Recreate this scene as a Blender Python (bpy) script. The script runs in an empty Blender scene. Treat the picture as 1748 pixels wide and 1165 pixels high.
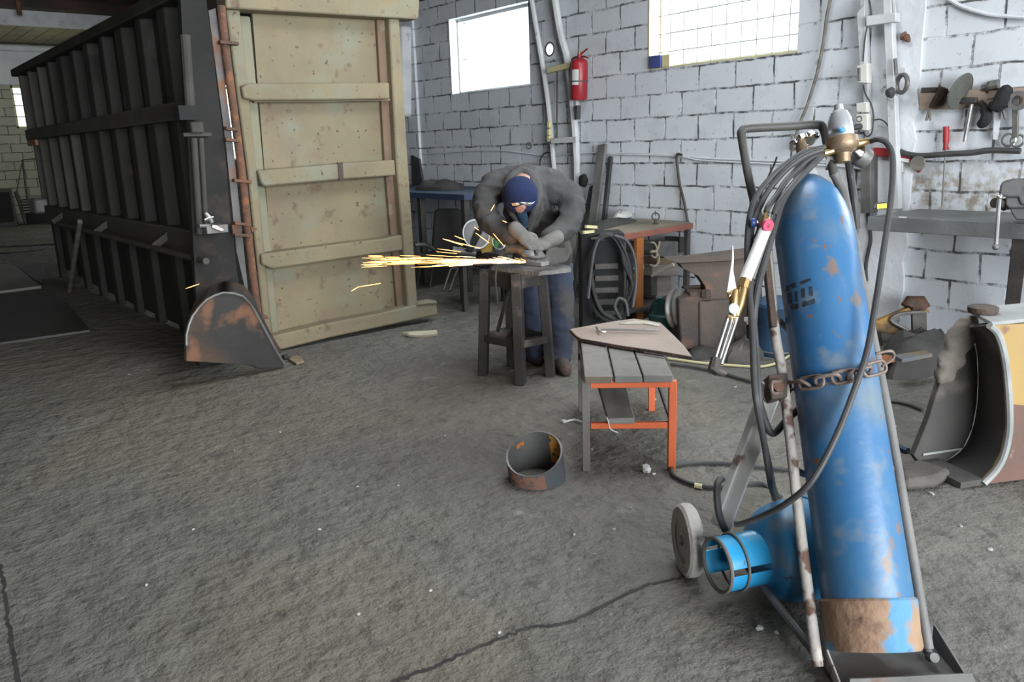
import bpy, bmesh, math, random
from mathutils import Vector, Matrix, noise
V = Vector
random.seed(7)
S = bpy.context.scene
COL = S.collection
PI = math.pi

# ------------------------------------------------------------------ camera
FPX = 1380.0
CAM_H = 1.35
yaw, pit, rol = math.radians(39.286), math.radians(13.627), math.radians(1.903)
CF = V((math.sin(yaw)*math.cos(pit), math.cos(yaw)*math.cos(pit), -math.sin(pit)))
_r0 = V((math.cos(yaw), -math.sin(yaw), 0)); _u0 = _r0.cross(CF)
CR = math.cos(rol)*_r0 - math.sin(rol)*_u0
CU = math.cos(rol)*_u0 + math.sin(rol)*_r0
CP = V((0, 0, CAM_H))
cd = bpy.data.cameras.new('camera'); cam = bpy.data.objects.new('camera', cd); COL.objects.link(cam)
cd.sensor_width = 36; cd.lens = 36*FPX/1748; cd.clip_start = .05; cd.clip_end = 200
cam.matrix_world = Matrix(((CR.x, CU.x, -CF.x, CP.x), (CR.y, CU.y, -CF.y, CP.y), (CR.z, CU.z, -CF.z, CP.z), (0, 0, 0, 1)))
S.camera = cam

# ------------------------------------------------------------------ light and exposure
S.view_settings.view_transform = 'Standard'; S.view_settings.look = 'None'
S.view_settings.gamma = 1; S.view_settings.exposure = 0.0; S.view_settings.use_curve_mapping = False
S.cycles.max_bounces = 6; S.cycles.diffuse_bounces = 4; S.cycles.transparent_max_bounces = 12
S.cycles.sample_clamp_indirect = 6
w = bpy.data.worlds.new('world'); S.world = w; w.use_nodes = True
w.node_tree.nodes['Background'].inputs[0].default_value = (.86, .93, 1, 1)
w.node_tree.nodes['Background'].inputs[1].default_value = 2.2

def area(name, loc, direction, sx, sy, power, col=(.93, .97, 1)):
    l = bpy.data.lights.new(name, 'AREA'); l.shape = 'RECTANGLE'; l.size = sx; l.size_y = sy
    l.energy = power; l.color = col
    o = bpy.data.objects.new(name, l); COL.objects.link(o)
    o.location = loc; o.rotation_euler = V(direction).to_track_quat('-Z', 'Y').to_euler()
    return o
WX = 5.5                                        # inner face of the block wall
SILL = 1.935
# daylight through an added, unseen gate behind the camera and through windows, some added
area('added_gate_lamp', (.5, -5.6, 1.9), (.06, 1, -.03), 7.0, 3.7, 1450)  # gate out of view, added to raise the brightness
area('window_daylight', (WX+.42, 6.75, 2.35), (-1, 0, -.25), 1.5, 1.0, 70)
area('window_daylight', (WX+.42, 3.85, 2.35), (-1, 0, -.25), 1.7, 1.0, 130)
area('window_daylight', (WX+.42, .55, 2.35), (-1, 0, -.3), 1.8, 1.0, 150)  # lamp of an added window out of view, brightens the floor
area('window_daylight', (WX+.42, -1.95, 2.35), (-1, 0, -.3), 1.8, 1.0, 90)  # lamp of a second added window, also out of view
area('added_roof_lamp', (3.5, 2.55, 4.05), (.1, .05, -1), 1.4, 3.2, 175, (.96, .98, 1))  # lamp of the added roof light above the view
area('window_daylight', (WX+.42, 14.0, 2.1), (-1, 0, -.25), 1.7, 1.3, 60)
area('window_daylight', (WX+.42, 18.2, 2.3), (-1, 0, -.25), 1.7, 1.1, 60, (1, .97, .8))  # lamp of a hidden window added to light the back

# ------------------------------------------------------------------ from a pixel of the photograph to a point of the place
def ray(px, py): return CF + CR*((px-874)/FPX) - CU*((py-582.5)/FPX)
def GP(px, py, z=0.0): d = ray(px, py); return CP + d*((z-CAM_H)/d.z)
def XP(px, py, x=WX): d = ray(px, py); return CP + d*(x/d.x)
def YP(px, py, y): d = ray(px, py); return CP + d*(y/d.y)
def DP(px, py, t): return CP + ray(px, py)*t
def PP(px, py, o, n): d = ray(px, py); return CP + d*((o-CP).dot(n)/d.dot(n))
def depth(p): return (V(p)-CP).dot(CF)

# ------------------------------------------------------------------ materials
def pm(name, c, c2=None, scale=5, rough=.7, metal=0.0, bump=.15, bscale=40, spots=(), detail=6, spec=.4, contrast=(.35, .65), stretch=(1, 1, 1)):
    """base colour varied towards c2 by noise, then patches [(colour, scale, threshold, softness)], and a noise bump"""
    m = bpy.data.materials.new(name); m.use_nodes = True
    N = m.node_tree.nodes; L = m.node_tree.links; b = N['Principled BSDF']
    tc = N.new('ShaderNodeTexCoord'); mp = N.new('ShaderNodeMapping'); mp.inputs['Scale'].default_value = stretch
    L.new(tc.outputs['Object'], mp.inputs[0])
    def nz(sc, det=detail, off=0.0):
        n = N.new('ShaderNodeTexNoise'); n.noise_dimensions = '4D'; n.inputs['W'].default_value = off
        n.inputs['Scale'].default_value = sc; n.inputs['Detail'].default_value = det
        L.new(mp.outputs[0], n.inputs['Vector']); return n
    def ramp(src, a, z):
        r = N.new('ShaderNodeMapRange'); r.inputs[1].default_value = a; r.inputs[2].default_value = z
        L.new(src, r.inputs[0]); return r.outputs[0]
    def mix(f, a, z):
        x = N.new('ShaderNodeMix'); x.data_type = 'RGBA'
        L.new(f, x.inputs[0])
        for s, v in ((x.inputs[6], a), (x.inputs[7], z)):
            if isinstance(v, tuple): s.default_value = (*v, 1)
            else: L.new(v, s)
        return x.outputs[2]
    if c2 is None: c2 = tuple(v*.72 for v in c)
    out = mix(ramp(nz(scale).outputs[0], *contrast), c, c2)
    for i, (sc_col, sc, th, soft) in enumerate(spots):
        out = mix(ramp(nz(sc, 8, 3.1+i*5.7).outputs[0], th, th+soft), out, sc_col)
    L.new(out, b.inputs['Base Color'])
    b.inputs['Roughness'].default_value = rough; b.inputs['Metallic'].default_value = metal
    b.inputs['Specular IOR Level'].default_value = spec
    if bump:
        bp = N.new('ShaderNodeBump'); bp.inputs['Strength'].default_value = bump; bp.inputs['Distance'].default_value = .02
        L.new(nz(bscale, 8, 9.0).outputs[0], bp.inputs['Height']); L.new(bp.outputs[0], b.inputs['Normal'])
    return m
def em(name, c, s):
    m = bpy.data.materials.new(name); m.use_nodes = True; b = m.node_tree.nodes['Principled BSDF']
    b.inputs['Base Color'].default_value = (*c, 1); b.inputs['Emission Color'].default_value = (*c, 1); b.inputs['Emission Strength'].default_value = s
    return m
M = {}
RUST = (.17, .075, .04)
M['black_rubber'] = pm('black_rubber', (.035, .035, .035), (.06, .06, .06), 8, .6, bump=.1)
M['hose'] = pm('hose', (.03, .031, .033), (.055, .055, .055), 6, .55, bump=.05)
M['dark_steel'] = pm('dark_steel', (.05, .048, .046), (.08, .072, .065), 6, .6, .3, .2, 50)
M['grey_steel'] = pm('grey_steel', (.2, .2, .19), (.12, .115, .11), 7, .5, .4, .15, 50, [((.14, .09, .06), 5, .6, .1)])
M['bright_steel'] = pm('bright_steel', (.6, .6, .6), (.45, .45, .44), 9, .3, .9, .05, 60)
M['chrome'] = pm('chrome', (.75, .75, .76), (.6, .6, .62), 9, .18, 1, .03, 60)
M['brass'] = pm('brass', (.5, .36, .16), (.36, .25, .12), 9, .35, .85, .05, 60)
M['dull_brass'] = pm('dull_brass', (.3, .215, .13), (.2, .15, .1), 14, .5, .6, .1, 60)
M['rust'] = pm('rust', (.16, .075, .045), (.09, .055, .04), 9, .85, 0, .4, 60, [((.22, .1, .05), 14, .56, .1)])
M['rust_dark'] = pm('rust_dark', (.085, .058, .045), (.045, .04, .036), 6, .8, 0, .4, 50, [((.17, .075, .045), 4, .55, .1)])
M['plaster_white'] = pm('plaster_white', (.66, .685, .71), (.54, .56, .585), 3, .85, 0, .3, 30, [((.2, .2, .2), 9, .68, .05)])
M['white_paint'] = pm('white_paint', (.58, .6, .61), (.46, .47, .48), 5, .6, 0, .1, 40, [((.25, .24, .23), 8, .64, .08)])
M['cream'] = pm('cream', (.215, .178, .108), (.168, .143, .092), 2.2, .75, 0, .25, 22,
                [((.19, .188, .135), 2.6, .53, .12), ((.17, .13, .088), 3.5, .52, .2), ((.12, .082, .055), 11, .6, .12), ((.08, .055, .04), 34, .65, .03)])
M['cream_green'] = pm('cream_green', (.18, .18, .125), (.215, .195, .135), 4, .75, 0, .25, 25, [((.2, .19, .15), 12, .64, .06)])
M['cream_brown'] = pm('cream_brown', (.15, .095, .065), (.18, .125, .085), 4, .75, 0, .2, 25, [((.2, .175, .12), 9, .6, .08)])
M['container_dark'] = pm('container_dark', (.034, .033, .029), (.023, .022, .02), 2.2, .75, .1, .25, 20, [((.04, .038, .035), 3, .56, .06), ((.08, .055, .04), 6, .66, .08)])
M['container_rail'] = pm('container_rail', (.085, .08, .071), (.06, .056, .05), 3, .75, .1, .25, 24, [((.1, .06, .04), 7, .64, .08)])
M['wood_grey'] = pm('wood_grey', (.2, .18, .155), (.12, .11, .1), 3, .8, 0, .2, 30, stretch=(1, 1, 6))
M['board_green'] = pm('board_green', (.3, .29, .17), (.22, .2, .12), 2, .8, 0, .1, 20)
M['paper'] = pm('paper', (.6, .6, .58), (.5, .5, .48), 5, .8)
M['void'] = pm('void', (.012, .012, .012), (.02, .02, .02), 5, .9)

# ------------------------------------------------------------------ mesh building
class MB:
    def __init__(s): s.v = []; s.f = []; s.mi = []
    def add(s, vs, fs, mi=0):
        o = len(s.v); s.v += [V(p) for p in vs]; s.f += [[i+o for i in f] for f in fs]; s.mi += [mi]*len(fs); return s
    def box(s, c, size, rz=0, mi=0, rot=None):
        R = rot if rot is not None else Matrix.Rotation(rz, 3, 'Z'); c = V(c)
        vs = [c + R @ V((x*size[0]/2, y*size[1]/2, z*size[2]/2)) for x in (-1, 1) for y in (-1, 1) for z in (-1, 1)]
        return s.add(vs, [(0,1,3,2), (4,6,7,5), (0,4,5,1), (2,3,7,6), (0,2,6,4), (1,5,7,3)], mi)
    def lim(s, a, b, mi=0):
        a = V(a); b = V(b); return s.box((a+b)/2, [abs(b[i]-a[i]) for i in range(3)], mi=mi)
    def beam(s, a, b, w, h, up=(0, 0, 1), mi=0):
        """bar of section w (sideways) x h (along up) from a to b"""
        a = V(a); b = V(b); d = (b-a).normalized(); u = V(up); x = d.cross(u)
        if x.length < 1e-4: x = d.cross(V((1, 0, 0)))
        x.normalize(); u = x.cross(d).normalized()
        vs = [p + x*(i*w/2) + u*(j*h/2) for p in (a, b) for i, j in ((-1,-1), (1,-1), (1,1), (-1,1))]
        return s.add(vs, [(3,2,1,0), (4,5,6,7), (0,1,5,4), (1,2,6,5), (2,3,7,6), (3,0,4,7)], mi)
    def prism(s, pts, vec, mi=0):
        n = len(pts); vec = V(vec); pts = [V(p) for p in pts]
        nr = V((0, 0, 0))
        for i in range(n): nr += pts[i].cross(pts[(i+1) % n])
        if nr.dot(vec) > 0: pts.reverse()
        vs = pts + [p+vec for p in pts]
        fs = [tuple(range(n)), tuple(range(2*n-1, n-1, -1))] + [(i, n+i, n+(i+1) % n, (i+1) % n) for i in range(n)]
        return s.add(vs, fs, mi)
    def tube(s, path, r, n=10, closed=False, mi=0, caps=True):
        path = [V(p) for p in path]; m = len(path)
        rs = list(r) if isinstance(r, (list, tuple)) else [r]*m
        tang = []
        for i in range(m):
            a = path[(i-1) % m] if (closed or i > 0) else path[0]; b = path[(i+1) % m] if (closed or i < m-1) else path[-1]
            t = b-a; tang.append(t.normalized() if t.length > 1e-9 else V((0, 0, 1)))
        u = tang[0].orthogonal().normalized(); vs = []
        for i in range(m):
            t = tang[i]; u = u - t*u.dot(t)
            u = u.normalized() if u.length > 1e-6 else t.orthogonal().normalized()
            w_ = t.cross(u)
            vs += [path[i] + (u*math.cos(2*PI*k/n) + w_*math.sin(2*PI*k/n))*rs[i] for k in range(n)]
        fs = [(i*n+k, i*n+(k+1) % n, (i+1)*n+(k+1) % n, (i+1)*n+k) for i in range(m-1) for k in range(n)]
        if closed: fs += [((m-1)*n+k, (m-1)*n+(k+1) % n, (k+1) % n, k) for k in range(n)]
        elif caps: fs += [tuple(range(n-1, -1, -1)), tuple((m-1)*n+k for k in range(n))]
        return s.add(vs, fs, mi)
    def cyl(s, a, b, r, r2=None, n=24, mi=0): return s.tube([a, b], [r, r if r2 is None else r2], n, mi=mi)
    def lathe(s, prof, o, ax, n=32, mi=0, wob=0):
        o = V(o); ax = V(ax).normalized(); u = ax.orthogonal().normalized(); w_ = ax.cross(u); m = len(prof); vs = []
        for r, h in prof:
            vs += [o + ax*h + (u*math.cos(2*PI*k/n) + w_*math.sin(2*PI*k/n))*r for k in range(n)]
        fs = [(i*n+k, i*n+(k+1) % n, (i+1)*n+(k+1) % n, (i+1)*n+k) for i in range(m-1) for k in range(n)]
        if prof[0][0] > 1e-5 and wob == 0: fs.append(tuple(range(n-1, -1, -1)))
        if prof[-1][0] > 1e-5 and wob == 0: fs.append(tuple((m-1)*n+k for k in range(n)))
        return s.add(vs, fs, mi)
    def ball(s, c, r, sc=(1, 1, 1), nu=20, nv=12, rot=None, mi=0, bump=0, seed=0):
        c = V(c); vs = [None]*0; R = rot if rot is not None else Matrix.Identity(3)
        for j in range(nv+1):
            th = PI*j/nv
            for i in range(nu):
                ph = 2*PI*i/nu; p = V((math.sin(th)*math.cos(ph), math.sin(th)*math.sin(ph), math.cos(th)))
                k = 1 + (bump*noise.noise(p*1.7+V((seed, seed*.3, 0))) if bump else 0)
                vs.append(c + R @ V((p.x*sc[0]*r*k, p.y*sc[1]*r*k, p.z*sc[2]*r*k)))
        fs = [(j*nu+i, (j+1)*nu+i, (j+1)*nu+(i+1) % nu, j*nu+(i+1) % nu) for j in range(nv) for i in range(nu)]
        return s.add(vs, fs, mi)
    def ring(s, c, ax, R, r, n=32, k=8, mi=0):
        ax = V(ax).normalized(); u = ax.orthogonal().normalized(); w_ = ax.cross(u)
        return s.tube([V(c) + (u*math.cos(2*PI*i/n)+w_*math.sin(2*PI*i/n))*R for i in range(n)], r, k, True, mi)
    def build(s, name, mat, parent=None, bevel=0, smooth=True, origin=None, sub=0):
        me = bpy.data.meshes.new(name)
        if parent is not None: o0 = WL[parent.name]
        elif origin is not None: o0 = V(origin)
        else:
            lo = [min(p[i] for p in s.v) for i in range(3)]; hi = [max(p[i] for p in s.v) for i in range(3)]
            o0 = V(((lo[0]+hi[0])/2, (lo[1]+hi[1])/2, lo[2]))
        me.from_pydata([p-o0 for p in s.v], [], s.f); me.update()
        bm = bmesh.new(); bm.from_mesh(me)
        bmesh.ops.remove_doubles(bm, verts=bm.verts, dist=1e-6); bmesh.ops.recalc_face_normals(bm, faces=bm.faces); bm.to_mesh(me); bm.free()
        ms = mat if isinstance(mat, (list, tuple)) else [mat]
        for m in ms: me.materials.append(m)
        if len(ms) > 1 and len(s.mi) == len(me.polygons): me.polygons.foreach_set('material_index', s.mi)
        o = bpy.data.objects.new(name, me); COL.objects.link(o)
        if parent is not None: o.parent = parent; o.location = (0, 0, 0)
        else: o.location = o0
        WL[o.name] = o0
        if smooth:
            for p in me.polygons: p.use_smooth = True
            me.set_sharp_from_angle(angle=math.radians(35))
        if bevel:
            b = o.modifiers.new('bevel', 'BEVEL'); b.width = bevel; b.segments = 2; b.limit_method = 'ANGLE'; b.angle_limit = math.radians(40)
        if sub:
            b = o.modifiers.new('sub', 'SUBSURF'); b.levels = sub; b.render_levels = sub
        return o
WL = {}
def tag(o, label=None, cat=None, group=None, kind=None):
    for k, v in (('label', label), ('category', cat), ('group', group), ('kind', kind)):
        if v: o[k] = v
    return o
def thing(name, label, cat, loc, group=None):
    o = bpy.data.objects.new(name, None); COL.objects.link(o); o.location = loc; o.empty_display_size = .1
    WL[o.name] = V(loc); return tag(o, label, cat, group)
def struct(o): o['kind'] = 'structure'; return o
def spl(pts, n=8, closed=False):
    """smooth curve through pts"""
    pts = [V(p) for p in pts]; m = len(pts); out = []
    g = lambda i: pts[i % m] if closed else pts[max(0, min(m-1, i))]
    for i in range(m if closed else m-1):
        a, b, c, d = g(i-1), g(i), g(i+1), g(i+2)
        for k in range(n):
            t = k/n
            out.append(.5*((2*b) + (c-a)*t + (2*a-5*b+4*c-d)*t*t + (3*b-a-3*c+d)*t**3))
    if not closed: out.append(pts[-1])
    return out
def solid(mb, name, mat, voxel=.012, smooth=8, fold=0.0, fscale=9, parent=None, origin=None, stretch=(1, 1, 1), factor=.5):
    """union of the closed shapes in mb as ONE smooth surface, with optional folds"""
    o = mb.build(name, mat, parent, origin=origin)
    r = o.modifiers.new('r', 'REMESH'); r.mode = 'VOXEL'; r.voxel_size = voxel; r.use_smooth_shade = True
    k = o.modifiers.new('s', 'SMOOTH'); k.iterations = smooth; k.factor = factor
    dg = bpy.context.evaluated_depsgraph_get(); me = bpy.data.meshes.new_from_object(o.evaluated_get(dg))
    o.modifiers.clear(); old = o.data; o.data = me; bpy.data.meshes.remove(old); me.name = name
    if fold:
        ns = [v.normal.copy() for v in me.vertices]
        for v, n in zip(me.vertices, ns):
            p = V((v.co.x*stretch[0], v.co.y*stretch[1], v.co.z*stretch[2]))*fscale
            h = 1-abs(noise.noise(p))*2 + .5*noise.noise(p*2.3)
            v.co += n*h*fold
    for p in me.polygons: p.use_smooth = True
    if not me.materials: me.materials.append(mat)
    return o
def limb(mb, pts, rs, n=14, seg=6):
    """tapered rounded limb through pts"""
    P = spl(pts, seg); R = []
    for i in range(len(P)):
        t = i/(len(P)-1)*(len(rs)-1); k = min(int(t), len(rs)-2); R.append(rs[k]+(rs[k+1]-rs[k])*(t-k))
    mb.tube(P, R, n); mb.ball(P[0], R[0], nu=14, nv=8); mb.ball(P[-1], R[-1], nu=14, nv=8)

# ================================================================== the setting
def floor_mat():
    m = bpy.data.materials.new('floor_concrete'); m.use_nodes = True
    N = m.node_tree.nodes; L = m.node_tree.links; b = N['Principled BSDF']
    tc = N.new('ShaderNodeTexCoord')
    def nz(sc, det=6, off=0, rg=.55):
        n = N.new('ShaderNodeTexNoise'); n.noise_dimensions = '4D'; n.inputs['Scale'].default_value = sc; n.inputs['Detail'].default_value = det
        n.inputs['W'].default_value = off; n.inputs['Roughness'].default_value = rg; L.new(tc.outputs['Object'], n.inputs['Vector']); return n.outputs[0]
    def mr(src, a, z, c=0, d=1):
        r = N.new('ShaderNodeMapRange'); r.inputs[1].default_value = a; r.inputs[2].default_value = z; r.inputs[3].default_value = c; r.inputs[4].default_value = d
        L.new(src, r.inputs[0]); return r.outputs[0]
    def mix(f, a, z):
        x = N.new('ShaderNodeMix'); x.data_type = 'RGBA'; L.new(f, x.inputs[0])
        for s, v in ((x.inputs[6], a), (x.inputs[7], z)):
            if isinstance(v, tuple): s.default_value = (*v, 1)
            else: L.new(v, s)
        return x.outputs[2]
    c = mix(mr(nz(.9), .35, .65), (.18, .173, .153), (.125, .12, .108))
    c = mix(mr(nz(.55, 3, 4), .5, .68), c, (.17, .157, .12))
    c = mix(mr(nz(9, 10, 2, .7), .53, .68), c, (.08, .078, .073))
    c = mix(mr(nz(38, 8, 6, .7), .6, .68), c, (.06, .058, .055))
    c = mix(mr(nz(60, 4, 7), .655, .72), c, (.34, .34, .33))
    c = mix(mr(nz(4, 10, 11, .7), .6, .74), c, (.32, .315, .3))
    L.new(c, b.inputs['Base Color']); b.inputs['Roughness'].default_value = .9; b.inputs['Specular IOR Level'].default_value = .2
    add = N.new('ShaderNodeMath'); add.operation = 'MULTIPLY_ADD'
    L.new(nz(26, 10, 5, .6), add.inputs[0]); add.inputs[1].default_value = 1; 
    k = mr(nz(7, 6, 8), .3, .7, 0, 1.2); L.new(k, add.inputs[2])
    bp = N.new('ShaderNodeBump'); bp.inputs['Strength'].default_value = .8; bp.inputs['Distance'].default_value = .03
    L.new(add.outputs[0], bp.inputs['Height']); L.new(bp.outputs[0], b.inputs['Normal'])
    return m
def wall_mat(name, c1, c2, mort, axis='X', clean=.5, bw=.3415, off=(0, 0)):
    m = bpy.data.materials.new(name); m.use_nodes = True
    N = m.node_tree.nodes; L = m.node_tree.links; b = N['Principled BSDF']
    tc = N.new('ShaderNodeTexCoord'); sp = N.new('ShaderNodeSeparateXYZ'); cb = N.new('ShaderNodeCombineXYZ')
    L.new(tc.outputs['Object'], sp.inputs[0])
    nd = N.new('ShaderNodeTexNoise'); nd.inputs['Scale'].default_value = 5; nd.inputs['Detail'].default_value = 5; L.new(tc.outputs['Object'], nd.inputs['Vector'])
    def ma(op, a, z, w_=None):
        x = N.new('ShaderNodeMath'); x.operation = op
        for s, v in zip(x.inputs, (a, z, w_)):
            if v is None: continue
            if isinstance(v, (int, float)): s.default_value = v
            else: L.new(v, s)
        return x.outputs[0]
    wob = ma('MULTIPLY_ADD', nd.outputs[0], .035, -.0175)
    L.new(ma('ADD', ma('ADD', sp.outputs['Y' if axis == 'X' else 'X'], off[0]), wob), cb.inputs[0])
    L.new(ma('ADD', ma('ADD', sp.outputs['Z'], off[1]), wob), cb.inputs[1])
    br = N.new('ShaderNodeTexBrick'); L.new(cb.outputs[0], br.inputs['Vector']); br.offset = .5
    for k, v in (('Scale', 1.0), ('Mortar Size', .0085), ('Mortar Smooth', .35), ('Brick Width', bw), ('Row Height', .19), ('Bias', 0)): br.inputs[k].default_value = v
    br.inputs['Color1'].default_value = (*c1, 1); br.inputs['Color2'].default_value = (*c2, 1); br.inputs['Mortar'].default_value = (*c1, 1)
    br2 = N.new('ShaderNodeTexBrick'); L.new(cb.outputs[0], br2.inputs['Vector']); br2.offset = .5
    for k, v in (('Scale', 1.0), ('Mortar Size', .02), ('Mortar Smooth', 1.0), ('Brick Width', bw), ('Row Height', .19), ('Bias', 0)): br2.inputs[k].default_value = v
    def nz(sc, det=8, rg=.6):
        n = N.new('ShaderNodeTexNoise'); n.inputs['Scale'].default_value = sc; n.inputs['Detail'].default_value = det; n.inputs['Roughness'].default_value = rg
        L.new(tc.outputs['Object'], n.inputs['Vector']); return n.outputs[0]
    def mr(src, a, z):
        r = N.new('ShaderNodeMapRange'); r.inputs[1].default_value = a; r.inputs[2].default_value = z; L.new(src, r.inputs[0]); return r.outputs[0]
    def mix(f, a, z):
        x = N.new('ShaderNodeMix'); x.data_type = 'RGBA'; L.new(f, x.inputs[0])
        for s, v in ((x.inputs[6], a), (x.inputs[7], z)):
            if isinstance(v, tuple): s.default_value = (*v, 1)
            else: L.new(v, s)
        return x.outputs[2]
    crack = ma('MULTIPLY', br.outputs['Fac'], mr(nz(7, 10, .7), clean-.08, clean+.06))
    col = mix(mr(nz(1.1, 4), .35, .7), br.outputs['Color'], tuple(v*.86 for v in c1))
    col = mix(mr(nz(24), .63, .7), col, tuple(v*.5 for v in c1))
    col = mix(mr(nz(3.5, 6), .52, .75), col, tuple(v*.72 for v in c1))
    edge = ma('MULTIPLY', mr(nz(18, 8, .7), .5, .62), br2.outputs['Fac'])
    col = mix(edge, col, tuple(v*.42 for v in c1))
    if axis == 'X':      # greasy brown stain on the wall over the bench, with a ragged edge
        zz = ma('ADD', sp.outputs['Z'], ma('MULTIPLY_ADD', nz(4), .5, -.25)); yy = ma('ADD', sp.outputs['Y'], ma('MULTIPLY_ADD', nz(3), .8, -.4))
        st_ = ma('MULTIPLY', ma('MULTIPLY', mr(zz, 1.2, 1.02), mr(zz, .78, .86)), ma('MULTIPLY', mr(yy, 3.1, 2.8), mr(nz(14), .42, .6)))
        col = mix(st_, col, (.3, .26, .21))
    col = mix(crack, col, mort)
    L.new(col, b.inputs['Base Color']); b.inputs['Roughness'].default_value = .8; b.inputs['Specular IOR Level'].default_value = .25
    hgt = ma('SUBTRACT', ma('MULTIPLY', nz(30), .35), br.outputs['Fac'])
    bp = N.new('ShaderNodeBump'); bp.inputs['Strength'].default_value = .5; bp.inputs['Distance'].default_value = .012
    L.new(hgt, bp.inputs['Height']); L.new(bp.outputs[0], b.inputs['Normal'])
    return m
M['floor'] = floor_mat()
M['block_white'] = wall_mat('block_white', (.63, .665, .7), (.57, .6, .632), (.085, .085, .087), 'X', .5, off=(-4.932+.17, -1.348))
M['block_dull'] = wall_mat('block_dull', (.42, .42, .34), (.36, .36, .29), (.07, .07, .06), 'Y', .42, .4, off=(0, -1.348))
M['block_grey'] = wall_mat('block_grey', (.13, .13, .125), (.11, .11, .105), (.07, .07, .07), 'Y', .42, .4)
M['roof_dark'] = pm('roof_dark', (.035, .034, .032), (.085, .046, .04), 2, .85, 0, .2, 14)

Y0, Y1, XL = -5.2, 21.0, -7.0
f = MB().lim((XL-.3, Y0-6, -.2), (WX+3, Y1+.3, 0)).build('floor', M['floor'], origin=(0, 0, 0)); struct(f)

def holes_wall(name, mat, lo, hi, holes, axis, a, b):
    """wall of thickness a..b along axis, spanning lo..hi with rectangular holes (u0,u1,z0,z1)"""
    us = sorted({lo[0], hi[0], *[h[0] for h in holes], *[h[1] for h in holes]}); zs = sorted({lo[1], hi[1], *[h[2] for h in holes], *[h[3] for h in holes]})
    mb = MB()
    for u0, u1 in zip(us, us[1:]):
        for z0, z1 in zip(zs, zs[1:]):
            um, zm = (u0+u1)/2, (z0+z1)/2
            if any(h[0] < um < h[1] and h[2] < zm < h[3] for h in holes): continue
            if axis == 'X': mb.lim((a, u0, z0), (b, u1, z1))
            else: mb.lim((u0, a, z0), (u1, b, z1))
    return struct(mb.build(name, mat, origin=(0, 0, 0), smooth=False))
w1 = (XP(905, 141).y, XP(771, 150).y, SILL-.02, 2.70)
w2 = (XP(1361, 80).y, XP(1107, 100).y, SILL, 2.76)
vc = XP(939, 84)
vent = (vc.y-.085, vc.y+.17, vc.z-.085, vc.z+.085)
w3 = (13.25, 14.75, 1.25, 2.5)
w4_added = (-.1, 1.2, SILL, 2.76)  # unseen window, added as a light source
w7_added = (-2.6, -1.3, SILL, 2.76)  # another unseen window, added for more light on the floor
w5_added = (17.4, 19.0, 1.7, 2.7)  # hidden window, added to light the far end
holes_wall('wall_right', M['block_white'], (Y0-.2, 0), (Y1+.2, 2.98), [w1, w2, w3, w4_added, w5_added, w7_added, vent], 'X', WX, WX+.24)
wb = YP(52, 163, Y1), YP(30, 219, Y1)
w6 = (YP(26, 200, Y1).x, YP(26, 200, Y1).x+1.1, wb[1].z, 2.95)
holes_wall('wall_back', M['block_dull'], (XL, 0), (WX, 6.2), [w6], 'Y', Y1, Y1+.24)
holes_wall('wall_front', M['block_grey'], (XL, 0), (WX, 6.2), [(-2.9, 4.1, 0, 3.6)], 'Y', Y0-.24, Y0)  # gate opening added behind the camera to let light in
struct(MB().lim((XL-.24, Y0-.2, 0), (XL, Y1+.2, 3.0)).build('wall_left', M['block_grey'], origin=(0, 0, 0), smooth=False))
# pitched roof of dark sheeting with purlins
XR = (WX+XL)/2
rs = (5.55-2.96)/(WX-XR)
zr = lambda x: 5.55-rs*abs(x-XR)
SK = (2.75, 4.25, .9, 4.2)                       # opening of the roof light, added out of view for brightness
def roof(x0, x1, y0, y1): struct(MB().prism([(x0, y0, zr(x0)), (x0, y1, zr(x0)), (x1, y1, zr(x1)), (x1, y0, zr(x1))], (0, 0, .08)).build('ceiling', M['roof_dark'], origin=(0, 0, 0)))
YB = 12.0; ya_, yb_ = Y0-.3, YB
roof(XL-.3, XR, ya_, yb_); roof(XR, SK[0], ya_, yb_); roof(SK[1], WX+.3, ya_, yb_); roof(SK[0], SK[1], ya_, SK[2]); roof(SK[0], SK[1], SK[3], yb_)
struct(MB().lim((XL-.3, YB-.05, 5.45), (WX+.3, Y1+.3, 5.53)).build('ceiling', M['roof_dark'], origin=(0, 0, 0)))
struct(MB().prism([(XR, YB, 5.6), (WX+.3, YB, 5.6), (WX+.3, YB, zr(WX+.3)), ], (0, .06, 0)).build('roof_beam', M['roof_dark'], origin=(0, 0, 0)))
struct(MB().prism([(XR, YB, 5.6), (XL-.3, YB, 5.6), (XL-.3, YB, zr(XL-.3)), ], (0, .06, 0)).build('roof_beam', M['roof_dark'], origin=(0, 0, 0)))
struct(MB().lim((WX, YB, 2.98), (WX+.24, Y1+.2, 5.5)).build('wall_right', M['block_white'], origin=(0, 0, 0), smooth=False))
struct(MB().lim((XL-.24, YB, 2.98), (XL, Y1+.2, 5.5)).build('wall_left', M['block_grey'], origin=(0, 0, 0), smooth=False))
for k in range(6):
    x = WX-.5-k*1.5; z = 5.55-rs*abs(x-XR)-.07
    struct(MB().lim((x-.05, Y0, z-.06), (x+.05, YB, z+.05)).build('roof_beam', M['roof_dark'], origin=(0, 0, 0)))
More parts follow.
